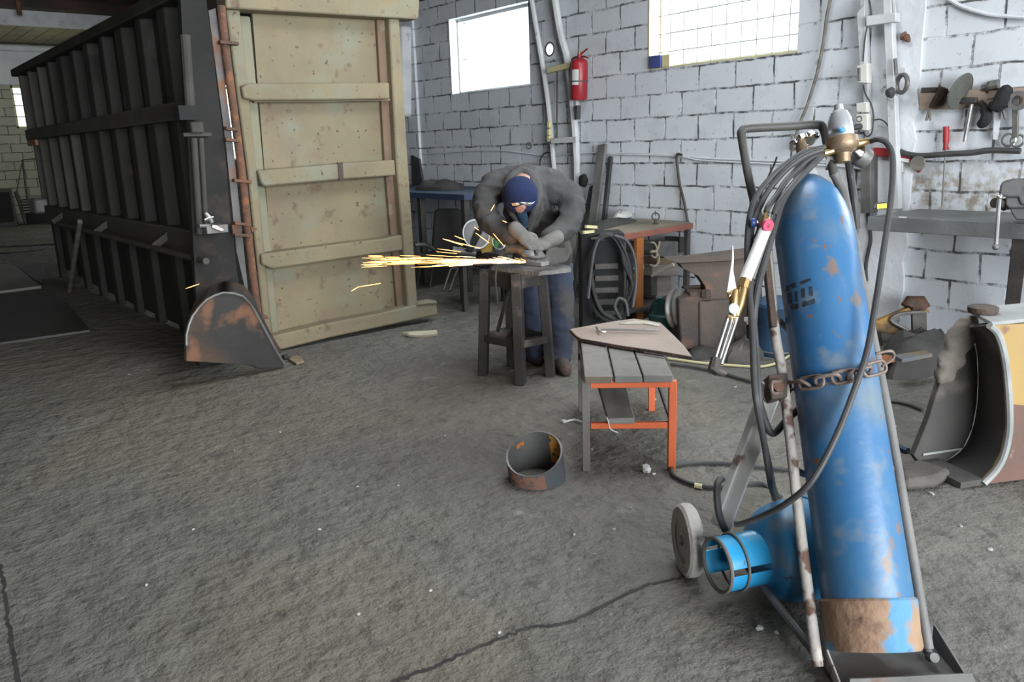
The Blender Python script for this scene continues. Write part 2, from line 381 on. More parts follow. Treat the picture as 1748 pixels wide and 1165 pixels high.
# windows -----------------------------------------------------------
def glass_mat():
    m = bpy.data.materials.new('window_glass'); m.use_nodes = True; N = m.node_tree.nodes; L = m.node_tree.links
    out = N['Material Output']; t = N.new('ShaderNodeBsdfTransparent'); t.inputs[0].default_value = (.93, .95, .95, 1)
    g = N.new('ShaderNodeBsdfGlossy'); g.inputs['Roughness'].default_value = .05; mx = N.new('ShaderNodeMixShader'); mx.inputs[0].default_value = .06
    L.new(t.outputs[0], mx.inputs[1]); L.new(g.outputs[0], mx.inputs[2]); L.new(mx.outputs[0], out.inputs[0]); return m
M['glass'] = glass_mat()
M['yellow_paint'] = pm('yellow_paint', (.6, .55, .3), (.52, .47, .26), 4, .7, 0, .1, 30, [((.3, .28, .2), 10, .66, .06)])
M['bar_steel'] = pm('bar_steel', (.22, .22, .22), (.16, .15, .15), 9, .6, .3)
def window(n, h, fr, bars=None, jamb=None, x=WX+.17):
    y0, y1, z0, z1 = h
    t = thing('window_%d' % n, None, None, (x, (y0+y1)/2, z0)); struct(t)
    mb = MB(); w_ = .03
    for a, b in (((y0, z0), (y1, z0+w_)), ((y0, z1-w_), (y1, z1)), ((y0, z0), (y0+w_, z1)), ((y1-w_, z0), (y1, z1))):
        mb.lim((x-.02, a[0], a[1]), (x+.02, b[0], b[1]))
    mb.build('window_frame', M[fr], t)
    MB().lim((x-.003, y0+.01, z0+.01), (x+.003, y1-.01, z1-.01)).build('pane', M['glass'], t)
    if bars:
        ny, nzb = bars
        mb = MB()
        for i in range(1, ny): yy = y0+(y1-y0)*i/ny; mb.tube([(x-.035, yy, z0), (x-.035, yy, z1)], .0035, 6)
        for i in range(nzb): zz = z0+.135+i*.145; mb.tube([(x-.04, y0, zz), (x-.04, y1, zz)], .0035, 6)
        mb.build('window_bars', M['bar_steel'], t)
    if jamb:
        mb = MB().lim((WX-.004, y1-.012, z0), (x-.02, y1+.002, z1)).lim((WX-.002, y0, z0-.004), (x-.02, y1, z0+.006))
        mb.build('jamb_lining', M[jamb], t)
    return t
window(1, w1, 'white_paint', jamb='white_paint', x=WX+.12)
window(2, w2, 'white_paint', bars=(10, 5), jamb='yellow_paint', x=WX+.15)
window(3, w3, 'yellow_paint', jamb='yellow_paint')
window(4, w4_added, 'white_paint', bars=(10, 5), jamb='yellow_paint')
window(5, w5_added, 'yellow_paint', jamb='yellow_paint')
window(7, w7_added, 'white_paint', bars=(10, 5), jamb='yellow_paint')
t = thing('window_6', None, None, ((w6[0]+w6[1])/2, Y1+.1, w6[2])); struct(t)
mb = MB()
for a, b in (((w6[0], w6[2]), (w6[1], w6[2]+.04)), ((w6[0], w6[3]-.04), (w6[1], w6[3])), ((w6[0], w6[2]), (w6[0]+.05, w6[3])), ((w6[1]-.05, w6[2]), (w6[1], w6[3]))):
    mb.lim((a[0], Y1+.06, a[1]), (b[0], Y1+.12, b[1]))
mb.build('window_frame', M['yellow_paint'], t)
MB().lim((w6[0]+.01, Y1+.09, w6[2]+.01), (w6[1]-.01, Y1+.095, w6[3]-.01)).build('pane', M['glass'], t)
mb = MB()
for k in range(1, 4): mb.lim((w6[0]+k*.28-.008, Y1+.04, w6[2]), (w6[0]+k*.28+.008, Y1+.055, w6[3]))
for k in range(1, 5): mb.lim((w6[0], Y1+.04, w6[2]+k*.24-.008), (w6[1], Y1+.055, w6[2]+k*.24+.008))
mb.build('window_bars', M['dark_steel'], t)
# unseen roof light, added to brighten floor and wall
t = thing('window_8', None, None, ((SK[0]+SK[1])/2, (SK[2]+SK[3])/2, zr(3.5))); struct(t)
MB().prism([(SK[0], SK[2], zr(SK[0])+.05), (SK[0], SK[3], zr(SK[0])+.05), (SK[1], SK[3], zr(SK[1])+.05), (SK[1], SK[2], zr(SK[1])+.05)], (0, 0, .006)).build('pane', M['glass'], t)
for y in (SK[2], (SK[2]+SK[3])/2, SK[3]): MB().beam((SK[0], y, zr(SK[0])+.03), (SK[1], y, zr(SK[1])+.03), .05, .06).build('window_frame', M['grey_steel'], t)
# round vent through the wall
t = thing('vent_pipe', 'round vent pipe through the white block wall beside the small window', 'vent', (WX+.1, vc.y, vc.z))
mb = MB(); n = 32
def sq(a):                                       # a point of the cover's rectangle in direction a
    c_, s_ = math.cos(a), math.sin(a); ky = ((.18 if c_ > 0 else .095)/abs(c_)) if abs(c_) > 1e-6 else 9; kz = .095/abs(s_) if abs(s_) > 1e-6 else 9
    k = min(ky, kz); return V((0, c_*k, s_*k))
for i in range(n):
    a0, a1 = 2*PI*i/n, 2*PI*(i+1)/n
    h = lambda a: .052*(1+.08*noise.noise(V((math.cos(a)*2, math.sin(a)*2, 3))))
    q = lambda a, x: V((x, vc.y+math.cos(a)*h(a), vc.z+math.sin(a)*h(a)))
    e = lambda a, x: V((x, vc.y, vc.z))+sq(a)
    mb.add([q(a0, WX-.004), q(a1, WX-.004), e(a1, WX-.004), e(a0, WX-.004), q(a0, WX+.006), q(a1, WX+.006), e(a1, WX+.006), e(a0, WX+.006)], [(0, 1, 2, 3), (0, 4, 5, 1), (4, 7, 6, 5)])
mb.build('cover', M['plaster_white'], t, smooth=False)
MB().ring((WX-.006, vc.y, vc.z), (1, 0, 0), .06, .007, 28, 6).build('rim', M['dark_steel'], t)
# plastered pilaster and the pier at the far corner
ya, yb = XP(719, 250).y, XP(686, 250).y
mb = MB().lim((WX-.03, ya, 0), (WX+.01, yb+.05, 2.95)); struct(mb.build('trim_1', M['block_white'], origin=(0, 0, 0), smooth=False))
mb = MB().prism([XP(706, 45), XP(706, 200), XP(693, 200), XP(693, 45)], (-.16, 0, 0)); struct(mb.build('trim_2', M['white_paint'], origin=(0, 0, 0), bevel=.04))
ya, yb = XP(1562, 250).y, XP(1478, 250).y
z0 = XP(1500, 485).z
mb = MB()
pts = [(WX+.01, ya+.02*noise.noise(V((k*1.3, 0, 0))), .1*k) for k in range(30)] 
pr = [V((WX-.022, ya+.035*noise.noise(V((k*.9, 2, 0))), .1*k)) for k in range(30)] + [V((WX-.022, yb+.03*noise.noise(V((k*.8, 5, 0))), .1*k)) for k in range(29, -1, -1)]
mb.prism(pr, (.03, 0, 0)); struct(mb.build('trim_3', M['plaster_white'], origin=(0, 0, 0), smooth=False))
# the boarded bay at the far end: fascia, boards, pipe
zb = YP(60, 76, Y1).z
yn = GP(60, 46, zb).y
mb = MB(); k = XL
while k < WX: mb.lim((k, yn, zb), (k+.27, Y1-.02, zb+.03)); k += .285
struct(mb.build('ceiling_boards', M['board_green'], origin=(0, 0, 0)))
struct(MB().lim((XL, yn-.12, zb-.0), (WX-.05, yn-.02, zb+.27)).build('trim_4', M['white_paint'], origin=(0, 0, 0)))
struct(MB().lim((XL, yn-.5, zb+.27), (WX-.05, yn-.13, zb+.44)).build('beam', M['roof_dark'], origin=(0, 0, 0)))
struct(MB().tube([(XL+.1, Y1-.1, zb-.1), (WX-.1, Y1-.1, zb-.1)], .07, 12).build('trim_5', M['plaster_white'], origin=(0, 0, 0)))
struct(MB().lim((XL, Y1-.03, zb-.85), (WX-.02, Y1-.001, zb-.12)).build('trim_6', M['plaster_white'], origin=(0, 0, 0)))
struct(MB().lim((XL, yn-.12, zb+.44), (WX-.05, yn-.06, 5.45)).build('beam', M['roof_dark'], origin=(0, 0, 0)))
p = YP(34, 26, yn-.56)
tag(MB().tube([p, p+V((-.02, 0, 1.6))], .045, 10).build('hanger_pipe', M['rust'], origin=p), 'rusty vertical pipe hanging from the dark roof above the pale fascia', 'pipe')
# crack across the floor and the joint
def strip(pts, w0, name, mat, z=.0015):
    P = spl(pts, 10); mb = MB(); vs = []
    for i, p in enumerate(P):
        d = (P[min(i+1, len(P)-1)]-P[max(i-1, 0)]).normalized(); n = V((-d.y, d.x, 0))
        ww = w0*(.35+.9*abs(noise.noise(V((i*.37, 1.1, 0))))+.25); j = .012*noise.noise(V((i*.55, 3, 0)))
        vs += [p+n*(j+ww), p+n*(j-ww)]
    vs = [V((v.x, v.y, z)) for v in vs]
    mb.add(vs, [(2*i, 2*i+1, 2*i+3, 2*i+2) for i in range(len(P)-1)]); o = mb.build(name, mat, origin=(0, 0, 0)); return struct(o)
M['crack'] = pm('crack', (.022, .021, .02), (.045, .043, .04), 12, .9)
strip([GP(*p) for p in ((1182, 982), (1150, 990), (1105, 1000), (1060, 1020), (985, 1058), (950, 1068), (905, 1072), (870, 1085), (800, 1113), (740, 1140), (690, 1158), (640, 1180))], .0085, 'floor_crack', M['crack'])
strip([GP(*p) for p in ((0, 965), (8, 1010), (14, 1060), (24, 1120), (34, 1180))], .007, 'floor_crack', M['crack'])

# ================================================================== the steel cargo body standing on the floor
YD = 5.35; XS = 1.95
body = thing('cargo_body', 'tall dark ribbed steel cargo body with cream tailgate standing on the floor', 'cargo body', (2.7, 8.1, 0))
Z1 = 2.36; YE = 10.95
mb = MB().lim((XS+.02, YD-.02, .62), (XS+.05, YE, 1.62)); mb.lim((XS+.02, YD-.02, 1.6), (XS+.05, YE+.4, Z1)); mb.prism([(XS+.02, YD-.02, .62), (XS+.02, YE-.3, .62), (XS+.02, YE-.3, .1), (XS+.02, YD+3.2, .04), (XS+.02, YD-.02, .02)], (.03, 0, 0))
mb.build('side_sheet', M['container_dark'], body, smooth=False)
MB().lim((XS-.10, YD-.05, Z1-.05), (XS+.06, YE+.35, Z1+.03)).build('top_rail', M['container_dark'], body, bevel=.01)
MB().lim((XS-.10, YD+.1, 1.585), (XS+.06, YE+.1, 1.70)).build('middle_rail', M['container_rail'], body, bevel=.01)
MB().lim((XS-.10, YD+.1, .64), (XS+.06, YE-.1, .85)).build('lower_rail', M['container_rail'], body, bevel=.01)
ys = [YD+.55+i*.52 for i in range(11)]
for i, y in enumerate(ys):
    ww = (.13, .1, .15, .08)[i % 4] if i < 8 else .05
    MB().prism([(XS+.03, y-ww, 1.69), (XS-.06, y-ww*.6, 1.69), (XS-.06, y+ww*.6, 1.69), (XS+.03, y+ww, 1.69)], (0, 0, Z1-1.74)).build('rib', M['container_dark'] if i < 8 else M['container_rail'], body, bevel=.008)
for i, y in enumerate(ys[:-1]+[YE-.05]):
    ww = (.1, .14, .09, .12)[i % 4] if i < 6 else .045
    MB().prism([(XS+.03, y-ww, .84), (XS-.06, y-ww*.6, .84), (XS-.06, y+ww*.6, .84), (XS+.03, y+ww, .84)], (0, 0, .755)).build('rib', M['container_dark'] if i < 6 else M['container_rail'], body, bevel=.008)
for i, y in enumerate([YD+.45+i*.62 for i in range(9)]):
    MB().prism([(XS+.03, y-.09, 0), (XS-.03, y-.06, 0), (XS-.03, y+.06, 0), (XS+.03, y+.09, 0)], (0, 0, .66)).build('skirt_post', M['container_dark'], body, bevel=.008)
a, b = XP(99, 382, XS-.2), XP(352, 446, XS-.2)
MB().tube([a, b], .022, 8).build('side_bar', M['container_rail'], body)
for y in (YD+.9, YD+2.6, YD+4.4):
    MB().beam((XS-.2, y, a.z), (XS-.05, y, a.z+.1), .03, .05).build('bar_bracket', M['container_rail'], body)
M['rod_dark'] = pm('rod_dark', (.06, .056, .05), (.04, .037, .033), 5, .8, 0, .2, 30)
M['post_dark'] = pm('post_dark', (.02, .019, .018), (.013, .0125, .012), 3, .85, 0, .25, 24, [((.045, .035, .028), 4, .6, .1)])
# end post with its ragged edge, its pipes and brackets
ed = [(352, 8), (362, 60), (368, 130), (376, 190), (382, 240), (388, 300), (391, 360), (396, 400), (399, 430), (402, 455), (406, 470), (403, 480), (405, 505), (408, 625)]
pts = [YP(x, y, YD-.06) for x, y in ed]
pts = [YP(308, -8, YD-.06), YP(352, -8, YD-.06)] + pts + [V((YP(340, 620, YD-.06).x, YD-.06, .0))]
for p in pts: p.z = max(p.z, 0)
MB().prism(pts, (0, .05, 0)).build('end_post', M['post_dark'], body)
for (x0, y0, x1, y1, r) in ((331, 236, 341, 400, .02), (343, 236, 352, 392, .016), (316, 60, 326, 205, .03)):
    MB().tube([YP(x0, y0, YD-.12), YP(x1, y1, YD-.12)], r, 10).build('hinge_pipe', M['rod_dark'], body)
MB().lim(YP(313, 227, YD-.13), YP(354, 233, YD-.05)).build('bracket', M['rod_dark'], body)
MB().lim(YP(304, 180, YD-.16), YP(331, 206, YD-.05)).build('latch_box', M['void'], body)
MB().lim(YP(325, 208, YD-.15), YP(341, 228, YD-.06)).build('latch_pin', M['rod_dark'], body, bevel=.01)
q = XP(74, 239, XS-.06); MB().lim((XS-.09, YE-.35, q.z-.05), (XS-.05, YE+.12, q.z+.05)).build('wooden_block', pm('raw_wood', (.35, .19, .1), (.26, .14, .08), 8, .8, stretch=(1, 1, 5)), body)
q = XP(82, 350, XS-.06); MB().lim((XS-.2, YE-.3, q.z-.1), (XS-.04, YE+.05, q.z+.08)).build('end_cap', M['grey_steel'], body, bevel=.03)
MB().lim((XS+.06, YE-.06, 0.1), (XS+1.5, YE, 1.6)).build('front_wall', M['container_dark'], body)

# the tailgate, hung at the end: a part with its own frame pieces
tg = MB().prism([YP(*p, YD+.05) for p in ((430, 14), (668, 30), (700, 545), (475, 592))], (0, .03, 0)).build('tailgate', M['cream'], body)
WL[tg.name] = WL[body.name]
def gate(name, pts, y, th, mat, bev=.012, label=None):
    o = MB().prism([YP(*p, y) for p in pts], (0, th, 0)).build(name, M[mat], tg, bevel=bev)
    if label: o['label'] = label
gate('top_beam', ((385, -22), (717, -4), (715, 33), (386, 14)), YD-.1, .17, 'cream')
gate('sheet_strip', ((408, 26), (428, 28), (452, 300), (478, 575), (464, 578), (436, 300)), YD+.02, .03, 'cream_green')
gate('stile', ((386, 13), (410, 16), (440, 300), (466, 585), (455, 598), (424, 300)), YD-.04, .09, 'cream')
gate('post_face', ((664, 30), (682, 32), (697, 280), (714, 528), (697, 532), (677, 280)), YD-.05, .11, 'cream')
gate('post_side', ((643, 27), (664, 30), (677, 280), (697, 532), (679, 534), (657, 280)), YD+.015, .03, 'cream_brown', .004)
for pts in (((412, 147), (425, 142), (540, 141), (665, 141), (666, 169), (550, 171), (434, 172), (416, 168)),
            ((440, 291), (575, 280), (579, 279), (674, 273), (676, 300), (580, 307), (452, 319), (446, 312)),
            ((446, 434), (530, 423), (600, 414), (655, 408), (686, 401), (688, 428), (600, 440), (466, 460), (447, 452)),
            ((462, 575), (560, 552), (640, 537), (745, 513), (748, 538), (640, 561), (560, 578), (480, 598), (466, 594))):
    gate('crossbar', pts, YD-.075, .13, 'cream')
gate('end_lug', ((717, 517), (745, 513), (748, 519), (712, 522)), YD-.09, .1, 'cream')
gate('weld_seam', ((577, 278), (585, 277), (587, 307), (579, 308)), YD-.082, .02, 'rust_dark', 0)
gate('rain_lip', ((434, 172), (550, 170.5), (666, 168.5), (666, 172), (550, 174), (434, 175)), YD-.02, .06, 'cream', 0)
MB().tube(spl([YP(x, y, YD-.075) for x, y in ((377, 10), (386, 90), (402, 210), (417, 330), (428, 440), (441, 542))], 4), .026, 12).build('hinge_rod', M['rust'], tg)
MB().prism([YP(*p, YD-.05) for p in ((356, 18), (368, 14), (398, 250), (424, 500), (436, 545), (420, 500), (404, 430), (386, 250))], (0, .07, 0)).build('hinge_channel', pm('hinge_grey', (.15, .15, .15), (.1, .095, .09), 5, .7, .1, .2, 30, [((.2, .1, .06), 5, .55, .1)]), tg)
for (x, y, wd) in ((390, 73, 32), (395, 220, 22), (396, 239, 24), (413, 309, 30), (412, 382, 26), (413, 401, 28), (443, 540, 26)):
    MB().beam(YP(x-wd/2, y-1, YD-.105), YP(x+wd/2, y+2, YD-.105), .045, .02).build('hinge_clip', M['rust'], tg, bevel=.003)
gate('hinge_plate', ((396, 384), (410, 384), (412, 401), (398, 401)), YD-.11, .03, 'rust', .003)
gate('hinge_plate', ((428, 386), (440, 391), (430, 398)), YD-.11, .05, 'rust', .003)

# pipe clamp hung on the end post
c0 = YP(358, 380, YD-.2)
cl = thing('beam_clamp', 'bright steel screw clamp fixed on the dark end post of the cargo body', 'clamp', c0)
MB().tube(spl([YP(*p, YD-.2) for p in ((340, 386), (360, 386), (374, 388))], 4), .012, 8).build('jaw', M['grey_steel'], cl)
MB().prism([YP(*p, YD-.24) for p in ((362, 384), (372, 385), (384, 394), (378, 396), (362, 390))], (0, .03, 0)).build('wing', M['bright_steel'], cl, bevel=.004)
MB().tube([YP(*p, YD-.2) for p in ((350, 363), (356, 371), (362, 380))], [.012, .018, .014], 8).build('screw', M['bright_steel'], cl)
MB().tube([YP(*p, YD-.21) for p in ((349, 376), (356, 372), (364, 371))], .008, 8).build('tommy_bar', M['bright_steel'], cl)
MB().lim(YP(352, 386, YD-.22), YP(372, 394, YD-.03)).build('anvil', M['grey_steel'], cl, bevel=.005)

# prop leaning on the cargo body, and the plates lying on the floor
a, b = XP(143, 378, XS-.30), GP(119, 500)
tag(MB().tube([b+V((0, 0, .02)), a+V((-.03, 0, 0))], .022, 8).build('prop_pole', M['wood_grey']), 'thin wooden pole leaning on the side of the dark cargo body', 'pole')
M['sheet_dark'] = pm('sheet_dark', (.07, .068, .062), (.05, .05, .046), 2, .6, .2, .1, 20)
M['sheet_pale'] = pm('sheet_pale', (.2, .195, .18), (.15, .145, .135), 2, .7, 0, .1, 20)
def plate(name, pts, th, mat, z=.004):
    return MB().prism([GP(*p, z+th) for p in pts], (0, 0, -th)).build(name, mat, bevel=.002)
tag(plate('steel_plate', ((-60, 510), (60, 500), (112, 516), (154, 563), (0, 585), (-80, 590)), .02, M['sheet_dark']), 'dark steel plate lying flat on the floor in front of the cargo body', 'plate')
tag(plate('board_sheet', ((-60, 446), (24, 452), (70, 488), (0, 497), (-80, 500)), .03, M['sheet_pale']), 'pale board sheet lying on the floor beyond the dark steel plate', 'board')
tag(plate('board_sheet', ((28, 455), (76, 452), (72, 484), (60, 478)), .02, M['sheet_dark']), 'small dark board on the floor touching the pale sheet', 'board')
for pts, lb in ((((-30, 423), (0, 422), (40, 420), (76, 418), (100, 417)), 'thin dark cable on the floor, the one farther from the pale sheet'), (((-30, 433), (0, 432.5), (30, 431), (58, 428), (74, 424), (80, 420)), 'thin dark cable on the floor, the one closer to the pale sheet')):
    tag(MB().tube(spl([GP(x, y, .012) for x, y in pts], 5), .012, 6).build('cable', M['black_rubber']), lb, 'cable')
# things along the far wall
def bk(x, y): return YP(x, y, Y1-.5)
rb = bk(64, 366); rad = thing('radiator', 'old dark finned radiator standing at the far block wall', 'radiator', (rb.x, rb.y, 0))
z1 = bk(64, 339).z; z0 = max(bk(64, 363).z, .03)
for k in range(5):
    zz = z0+(z1-z0)*(k+.5)/5; MB().lim((rb.x-.27, rb.y-.08, zz-.022), (rb.x+.24, rb.y+.06, zz+.022)).build('fin', M['grey_steel'], rad, bevel=.006)
MB().lim((rb.x-.24, rb.y-.05, 0), (rb.x+.2, rb.y+.05, z1)).build('core', M['void'], rad)
p0, p1 = bk(-10, 362), bk(17, 322)
cb = thing('cabinet', 'dark low cabinet against the far block wall', 'cabinet', ((p0.x+p1.x)/2, p0.y, 0))
MB().lim((p0.x, p0.y-.2, 0), (p1.x, p0.y+.2, p1.z)).build('carcass', M['dark_steel'], cb, bevel=.01)
MB().lim((p0.x+.05, p0.y-.215, .1), (p1.x-.05, p0.y-.2, p1.z-.06)).build('door', M['void'], cb, bevel=.004)
a, b = bk(42, 366), bk(27, 327); a.z = .02
tag(MB().beam(a, b, .1, .06).build('post', M['dark_steel']), 'dark short post leaning at the far wall beside the radiator', 'post')
fr = [bk(49, 366), bk(38, 273), bk(64, 271)]; fr[0].z = .03
tag(MB().tube(fr, .02, 6).build('bent_pipe', M['dark_steel']), 'thin dark bent pipe standing against the far block wall', 'pipe')
tag(MB().tube([bk(28, 330), bk(37, 280)], .01, 6).build('rod', M['dark_steel']), 'thin rod leaning to the bent pipe at the far wall', 'rod')
# excavator bucket in front of the cargo body, end plate facing out
M['bucket_dark'] = pm('bucket_dark', (.045, .042, .04), (.03, .029, .028), 3, .75, .15, .3, 25,
     [((.075, .05, .035), 2.2, .5, .12), ((.17, .085, .05), 3.1, .6, .05), ((.09, .075, .05), 7, .64, .1)])
fb = GP(485, 629); n = V((-.15, 1, 0)).normalized()
bpts = [(318, 617), (318, 590), (318, 572), (322, 555), (328, 540), (340, 524), (352, 512), (365, 505), (380, 500), (398, 501), (414, 506), (427, 520), (438, 538), (454, 568), (470, 598), (485, 622), (484, 630), (440, 630), (430, 624)]
o0 = fb.copy()
ep = [PP(x, y, o0, n) for x, y in bpts]
for p in ep: p.z = max(p.z, .004)
bk1 = thing('excavator_bucket', 'dark rusty excavator bucket standing on its edge before the cargo body', 'bucket', (sum(p.x for p in ep)/len(ep), sum(p.y for p in ep)/len(ep), 0))
MB().prism(ep, n*.03).build('side_plate', M['bucket_dark'], bk1, bevel=.004)
arc = ep[1:13]; mb = MB(); dv = V((fb.x-.12, fb.y, 0)).normalized()*.42; c = sum(arc, V((0, 0, 0)))/len(arc)
shr = lambda p, k: V((c.x+(p.x-c.x)*k, c.y+(p.y-c.y)*k, c.z*.75+(p.z-c.z*.75)*k))
for i in range(len(arc)-1):
    a, b = arc[i], arc[i+1]
    q = [shr(a, 1.03), shr(b, 1.03), shr(b, .97), shr(a, .97)]
    mb.prism(q, dv)
mb.build('shell', M['bucket_dark'], bk1)
MB().prism([p+dv for p in ep], n*.03).build('side_plate', M['bucket_dark'], bk1, bevel=.004)
mb = MB()
mb.tube([p-n*.004 for p in ep[1:16]], .008, 6)
mb.build('weld_bead', M['grey_steel'], bk1)
# bits on the floor near it
def chip(px, py, r, name, mat, label, cat, sc=(1, .7, .5), seed=0, group=None):
    p = GP(px, py); return tag(MB().ball(p+V((0, 0, r*sc[2]*.8)), r, sc, 14, 8, Matrix.Rotation(seed, 3, 'Z'), bump=.5, seed=seed).build(name, mat), label, cat, group)
M['leaf_tan'] = pm('leaf_tan', (.3, .25, .15), (.2, .16, .1), 8, .8)
mb = MB().prism([GP(x, y, .02) for x, y in ((492, 612), (505, 606), (514, 608), (519, 616), (506, 620))], (0, 0, -.015))
tag(mb.build('cardboard_scrap', M['leaf_tan'], bevel=.003), 'tan scrap of cardboard on the floor at the corner of the tailgate', 'scrap')
chip(489, 613, .035, 'rubber_lump', M['black_rubber'], 'black lump on the floor beside the tan cardboard scrap', 'lump', seed=2)
mb = MB(); P = [GP(x, y, .02) for x, y in ((688, 569), (700, 571), (720, 571), (746, 569))]
mb.tube(P, [.008, .022, .026, .024], 8); tag(mb.build('wood_stick', pm('pale_wood', (.5, .46, .36), (.4, .36, .28), 6, .8)), 'pale split wooden stick lying on the floor beside the tailgate', 'stick')

# ================================================================== along the block wall
def wallthing(name, label, cat, px, py, off=.0, group=None):
    p = XP(px, py, WX-off); return thing(name, label, cat, p, group)
def wp(pts, off): return [XP(x, y, WX-off) for x, y in pts]
# two white painted rails joined by crossbars (a rough ladder-like rack)
rk = wallthing('pole_rack', 'white painted rack of two leaning rails joined by short bars on the block wall', 'rack', 965, 300, .06)
for pts, w_ in ((((946, -8), (957, 60), (970, 112), (983, 245), (985, 330)), .085), (((906, -8), (921, 80), (932, 150), (938, 200), (946, 290)), .06)):
    P = wp(pts, .06)
    mb = MB(); mb.tube(spl(P, 4), w_*.42, 8); mb.build('rail', M['white_paint'], rk)
for (x0, y0, x1, y1) in ((935, 121, 974, 111), (942, 241, 985, 238)):
    MB().beam(XP(x0, y0, WX-.115), XP(x1, y1, WX-.115), .03, .05).build('crossbar', M['yellow_paint'] if y0 < 200 else M['white_paint'], rk, bevel=.004)
MB().beam(XP(951, 120, WX-.1), XP(951, 250, WX-.1), .012, .012).build('wire_conduit', M['grey_steel'], rk)
for y in (208, 216+5, 232): 
    MB().lim(XP(933, y, WX-.12), XP(942, y+10, WX-.085)).build('clip', M['yellow_paint'], rk, bevel=.004)
# fire extinguisher
M['red_paint'] = pm('red_paint', (.32, .022, .03), (.24, .018, .025), 6, .35, 0, .03, 30)
fe = wallthing('fire_extinguisher', 'red fire extinguisher hanging on the white block wall between the windows', 'fire extinguisher', 988, 172, .12)
ax = XP(988, 171, WX-.12), XP(989, 99, WX-.12); d = (ax[1]-ax[0]); Ln = d.length
k = .078
MB().lathe([(.0, 0), (k*.85, 0), (k, .02), (k, Ln*.86), (k*.9, Ln*.93), (k*.6, Ln*.985), (k*.28, Ln), (k*.25, Ln+.03), (0, Ln+.03)], ax[0], d, 32).build('cylinder_body', M['red_paint'], fe)
vdir = (CP-ax[0]); vdir.z = 0; vdir.normalize(); sd = V((0, 0, 1)).cross(vdir)
def around(o, ax_, r, a0, a1, h0, h1, n=12):
    ax_ = ax_.normalized(); mb = MB(); vs = []
    for i in range(n+1):
        a = a0+(a1-a0)*i/n; q = (vdir*math.cos(a)+sd*math.sin(a))
        q = (q-ax_*q.dot(ax_)).normalized()
        for r_ in (r, r+.002):
            for h in (h0, h1): vs.append(o+ax_*h+q*r_)
    fs = []
    for i in range(n):
        b = i*4; fs += [(b+2, b+3, b+7, b+6), (b, b+4, b+5, b+1), (b, b+2, b+6, b+4), (b+1, b+5, b+7, b+3)]
    fs += [(0, 1, 3, 2), (n*4, n*4+2, n*4+3, n*4+1)]
    return mb.add(vs, fs)
around(ax[0], d, k, -.9, -.05, Ln*.36, Ln*.72).build('label_plate', M['paper'], fe)
around(ax[0], d, k+.001, -1.5, 1.5, Ln*.43, Ln*.46).build('strap', M['black_rubber'], fe)
top = ax[0]+d.normalized()*(Ln+.03)
MB().cyl(top-V((0, 0, .01)), top+V((0, 0, .035)), .016, .014).build('valve', M['dull_brass'], fe)
MB().tube(spl(wp(((983, 99), (992, 92), (1003, 83)), .12), 5), .008, 8).build('handle', M['red_paint'], fe)
MB().tube(spl(wp(((985, 101), (995, 96), (1004, 99)), .12), 5), .007, 8).build('lever', M['red_paint'], fe)
MB().tube(spl(wp(((986, 97), (978, 100), (974, 112), (974, 128), (978, 145)), .13), 5), .008, 8).build('hose', M['black_rubber'], fe)
MB().beam(*wp(((984, 172), (984, 205)), .06), .04, .03).build('bracket', M['white_paint'], fe)
MB().beam(*wp(((987, 180), (986, 204)), .1), .05, .03).build('nozzle', M['black_rubber'], fe, bevel=.006)
# cables clipped along the wall
def cable(name, pts, off, r, mat, label, cat='cable', seg=6, group=None):
    return tag(MB().tube(spl(wp(pts, off), seg), r, 8).build(name, M[mat]), label, cat, group)
cable('wall_cable', ((722, 263), (760, 261), (800, 258), (850, 257), (900, 262), (935, 266), (1010, 261), (1120, 263), (1200, 270), (1320, 275), (1420, 278)), .012, .007, 'plaster_white', 'pale cable clipped across the block wall, the upper of the two')
cable('wall_cable', ((1035, 263), (1120, 265), (1165, 268), (1200, 274), (1300, 279), (1420, 283), (1480, 290)), .012, .007, 'plaster_white', 'pale cable clipped across the block wall, the lower of the two')
cable('hook_cable', ((1164, 265), (1158, 263), (1155, 268), (1157, 290), (1161, 318), (1168, 345), (1174, 380)), .04, .011, 'dark_steel', 'dark hooked cable hanging down the block wall over the welding bench')
cable('hanging_cable', ((1420, -10), (1412, 25), (1406, 70), (1395, 125), (1378, 180), (1365, 212), (1352, 255)), .05, .012, 'wood_grey', 'long grey cable hanging down the block wall beside the barred window')
cable('sagging_cable', ((1612, -6), (1640, 10), (1670, 20), (1700, 26), (1760, 30)), .03, .012, 'plaster_white', 'pale cable sagging across the wall above the tool board')
tag(MB().ring(XP(903, 249, WX-.02), (1, .2, 0), .03, .004, 20, 6).build('wire_ring', M['dark_steel']), 'small dark wire ring hanging on a nail in the block wall', 'ring')
# small box on the sill
bx = wallthing('sill_box', 'small blue and pale yellow box on the sill of the barred window', 'box', 1126, 112, -.02)
q = XP(1111, 112, WX); q2 = XP(1131, 96, WX)
MB().lim((WX-.03, q2.y, SILL+.004), (WX+.04, q.y, q2.z+.01)).build('carton', pm('blue_box', (.06, .08, .25), (.05, .06, .2), 8, .6), bx, bevel=.003)
q3 = XP(1144, 96, WX)
MB().lim((WX-.01, q3.y, SILL+.004), (WX+.04, q2.y-.002, q2.z+.008)).build('flap', M['yellow_paint'], bx, bevel=.003)
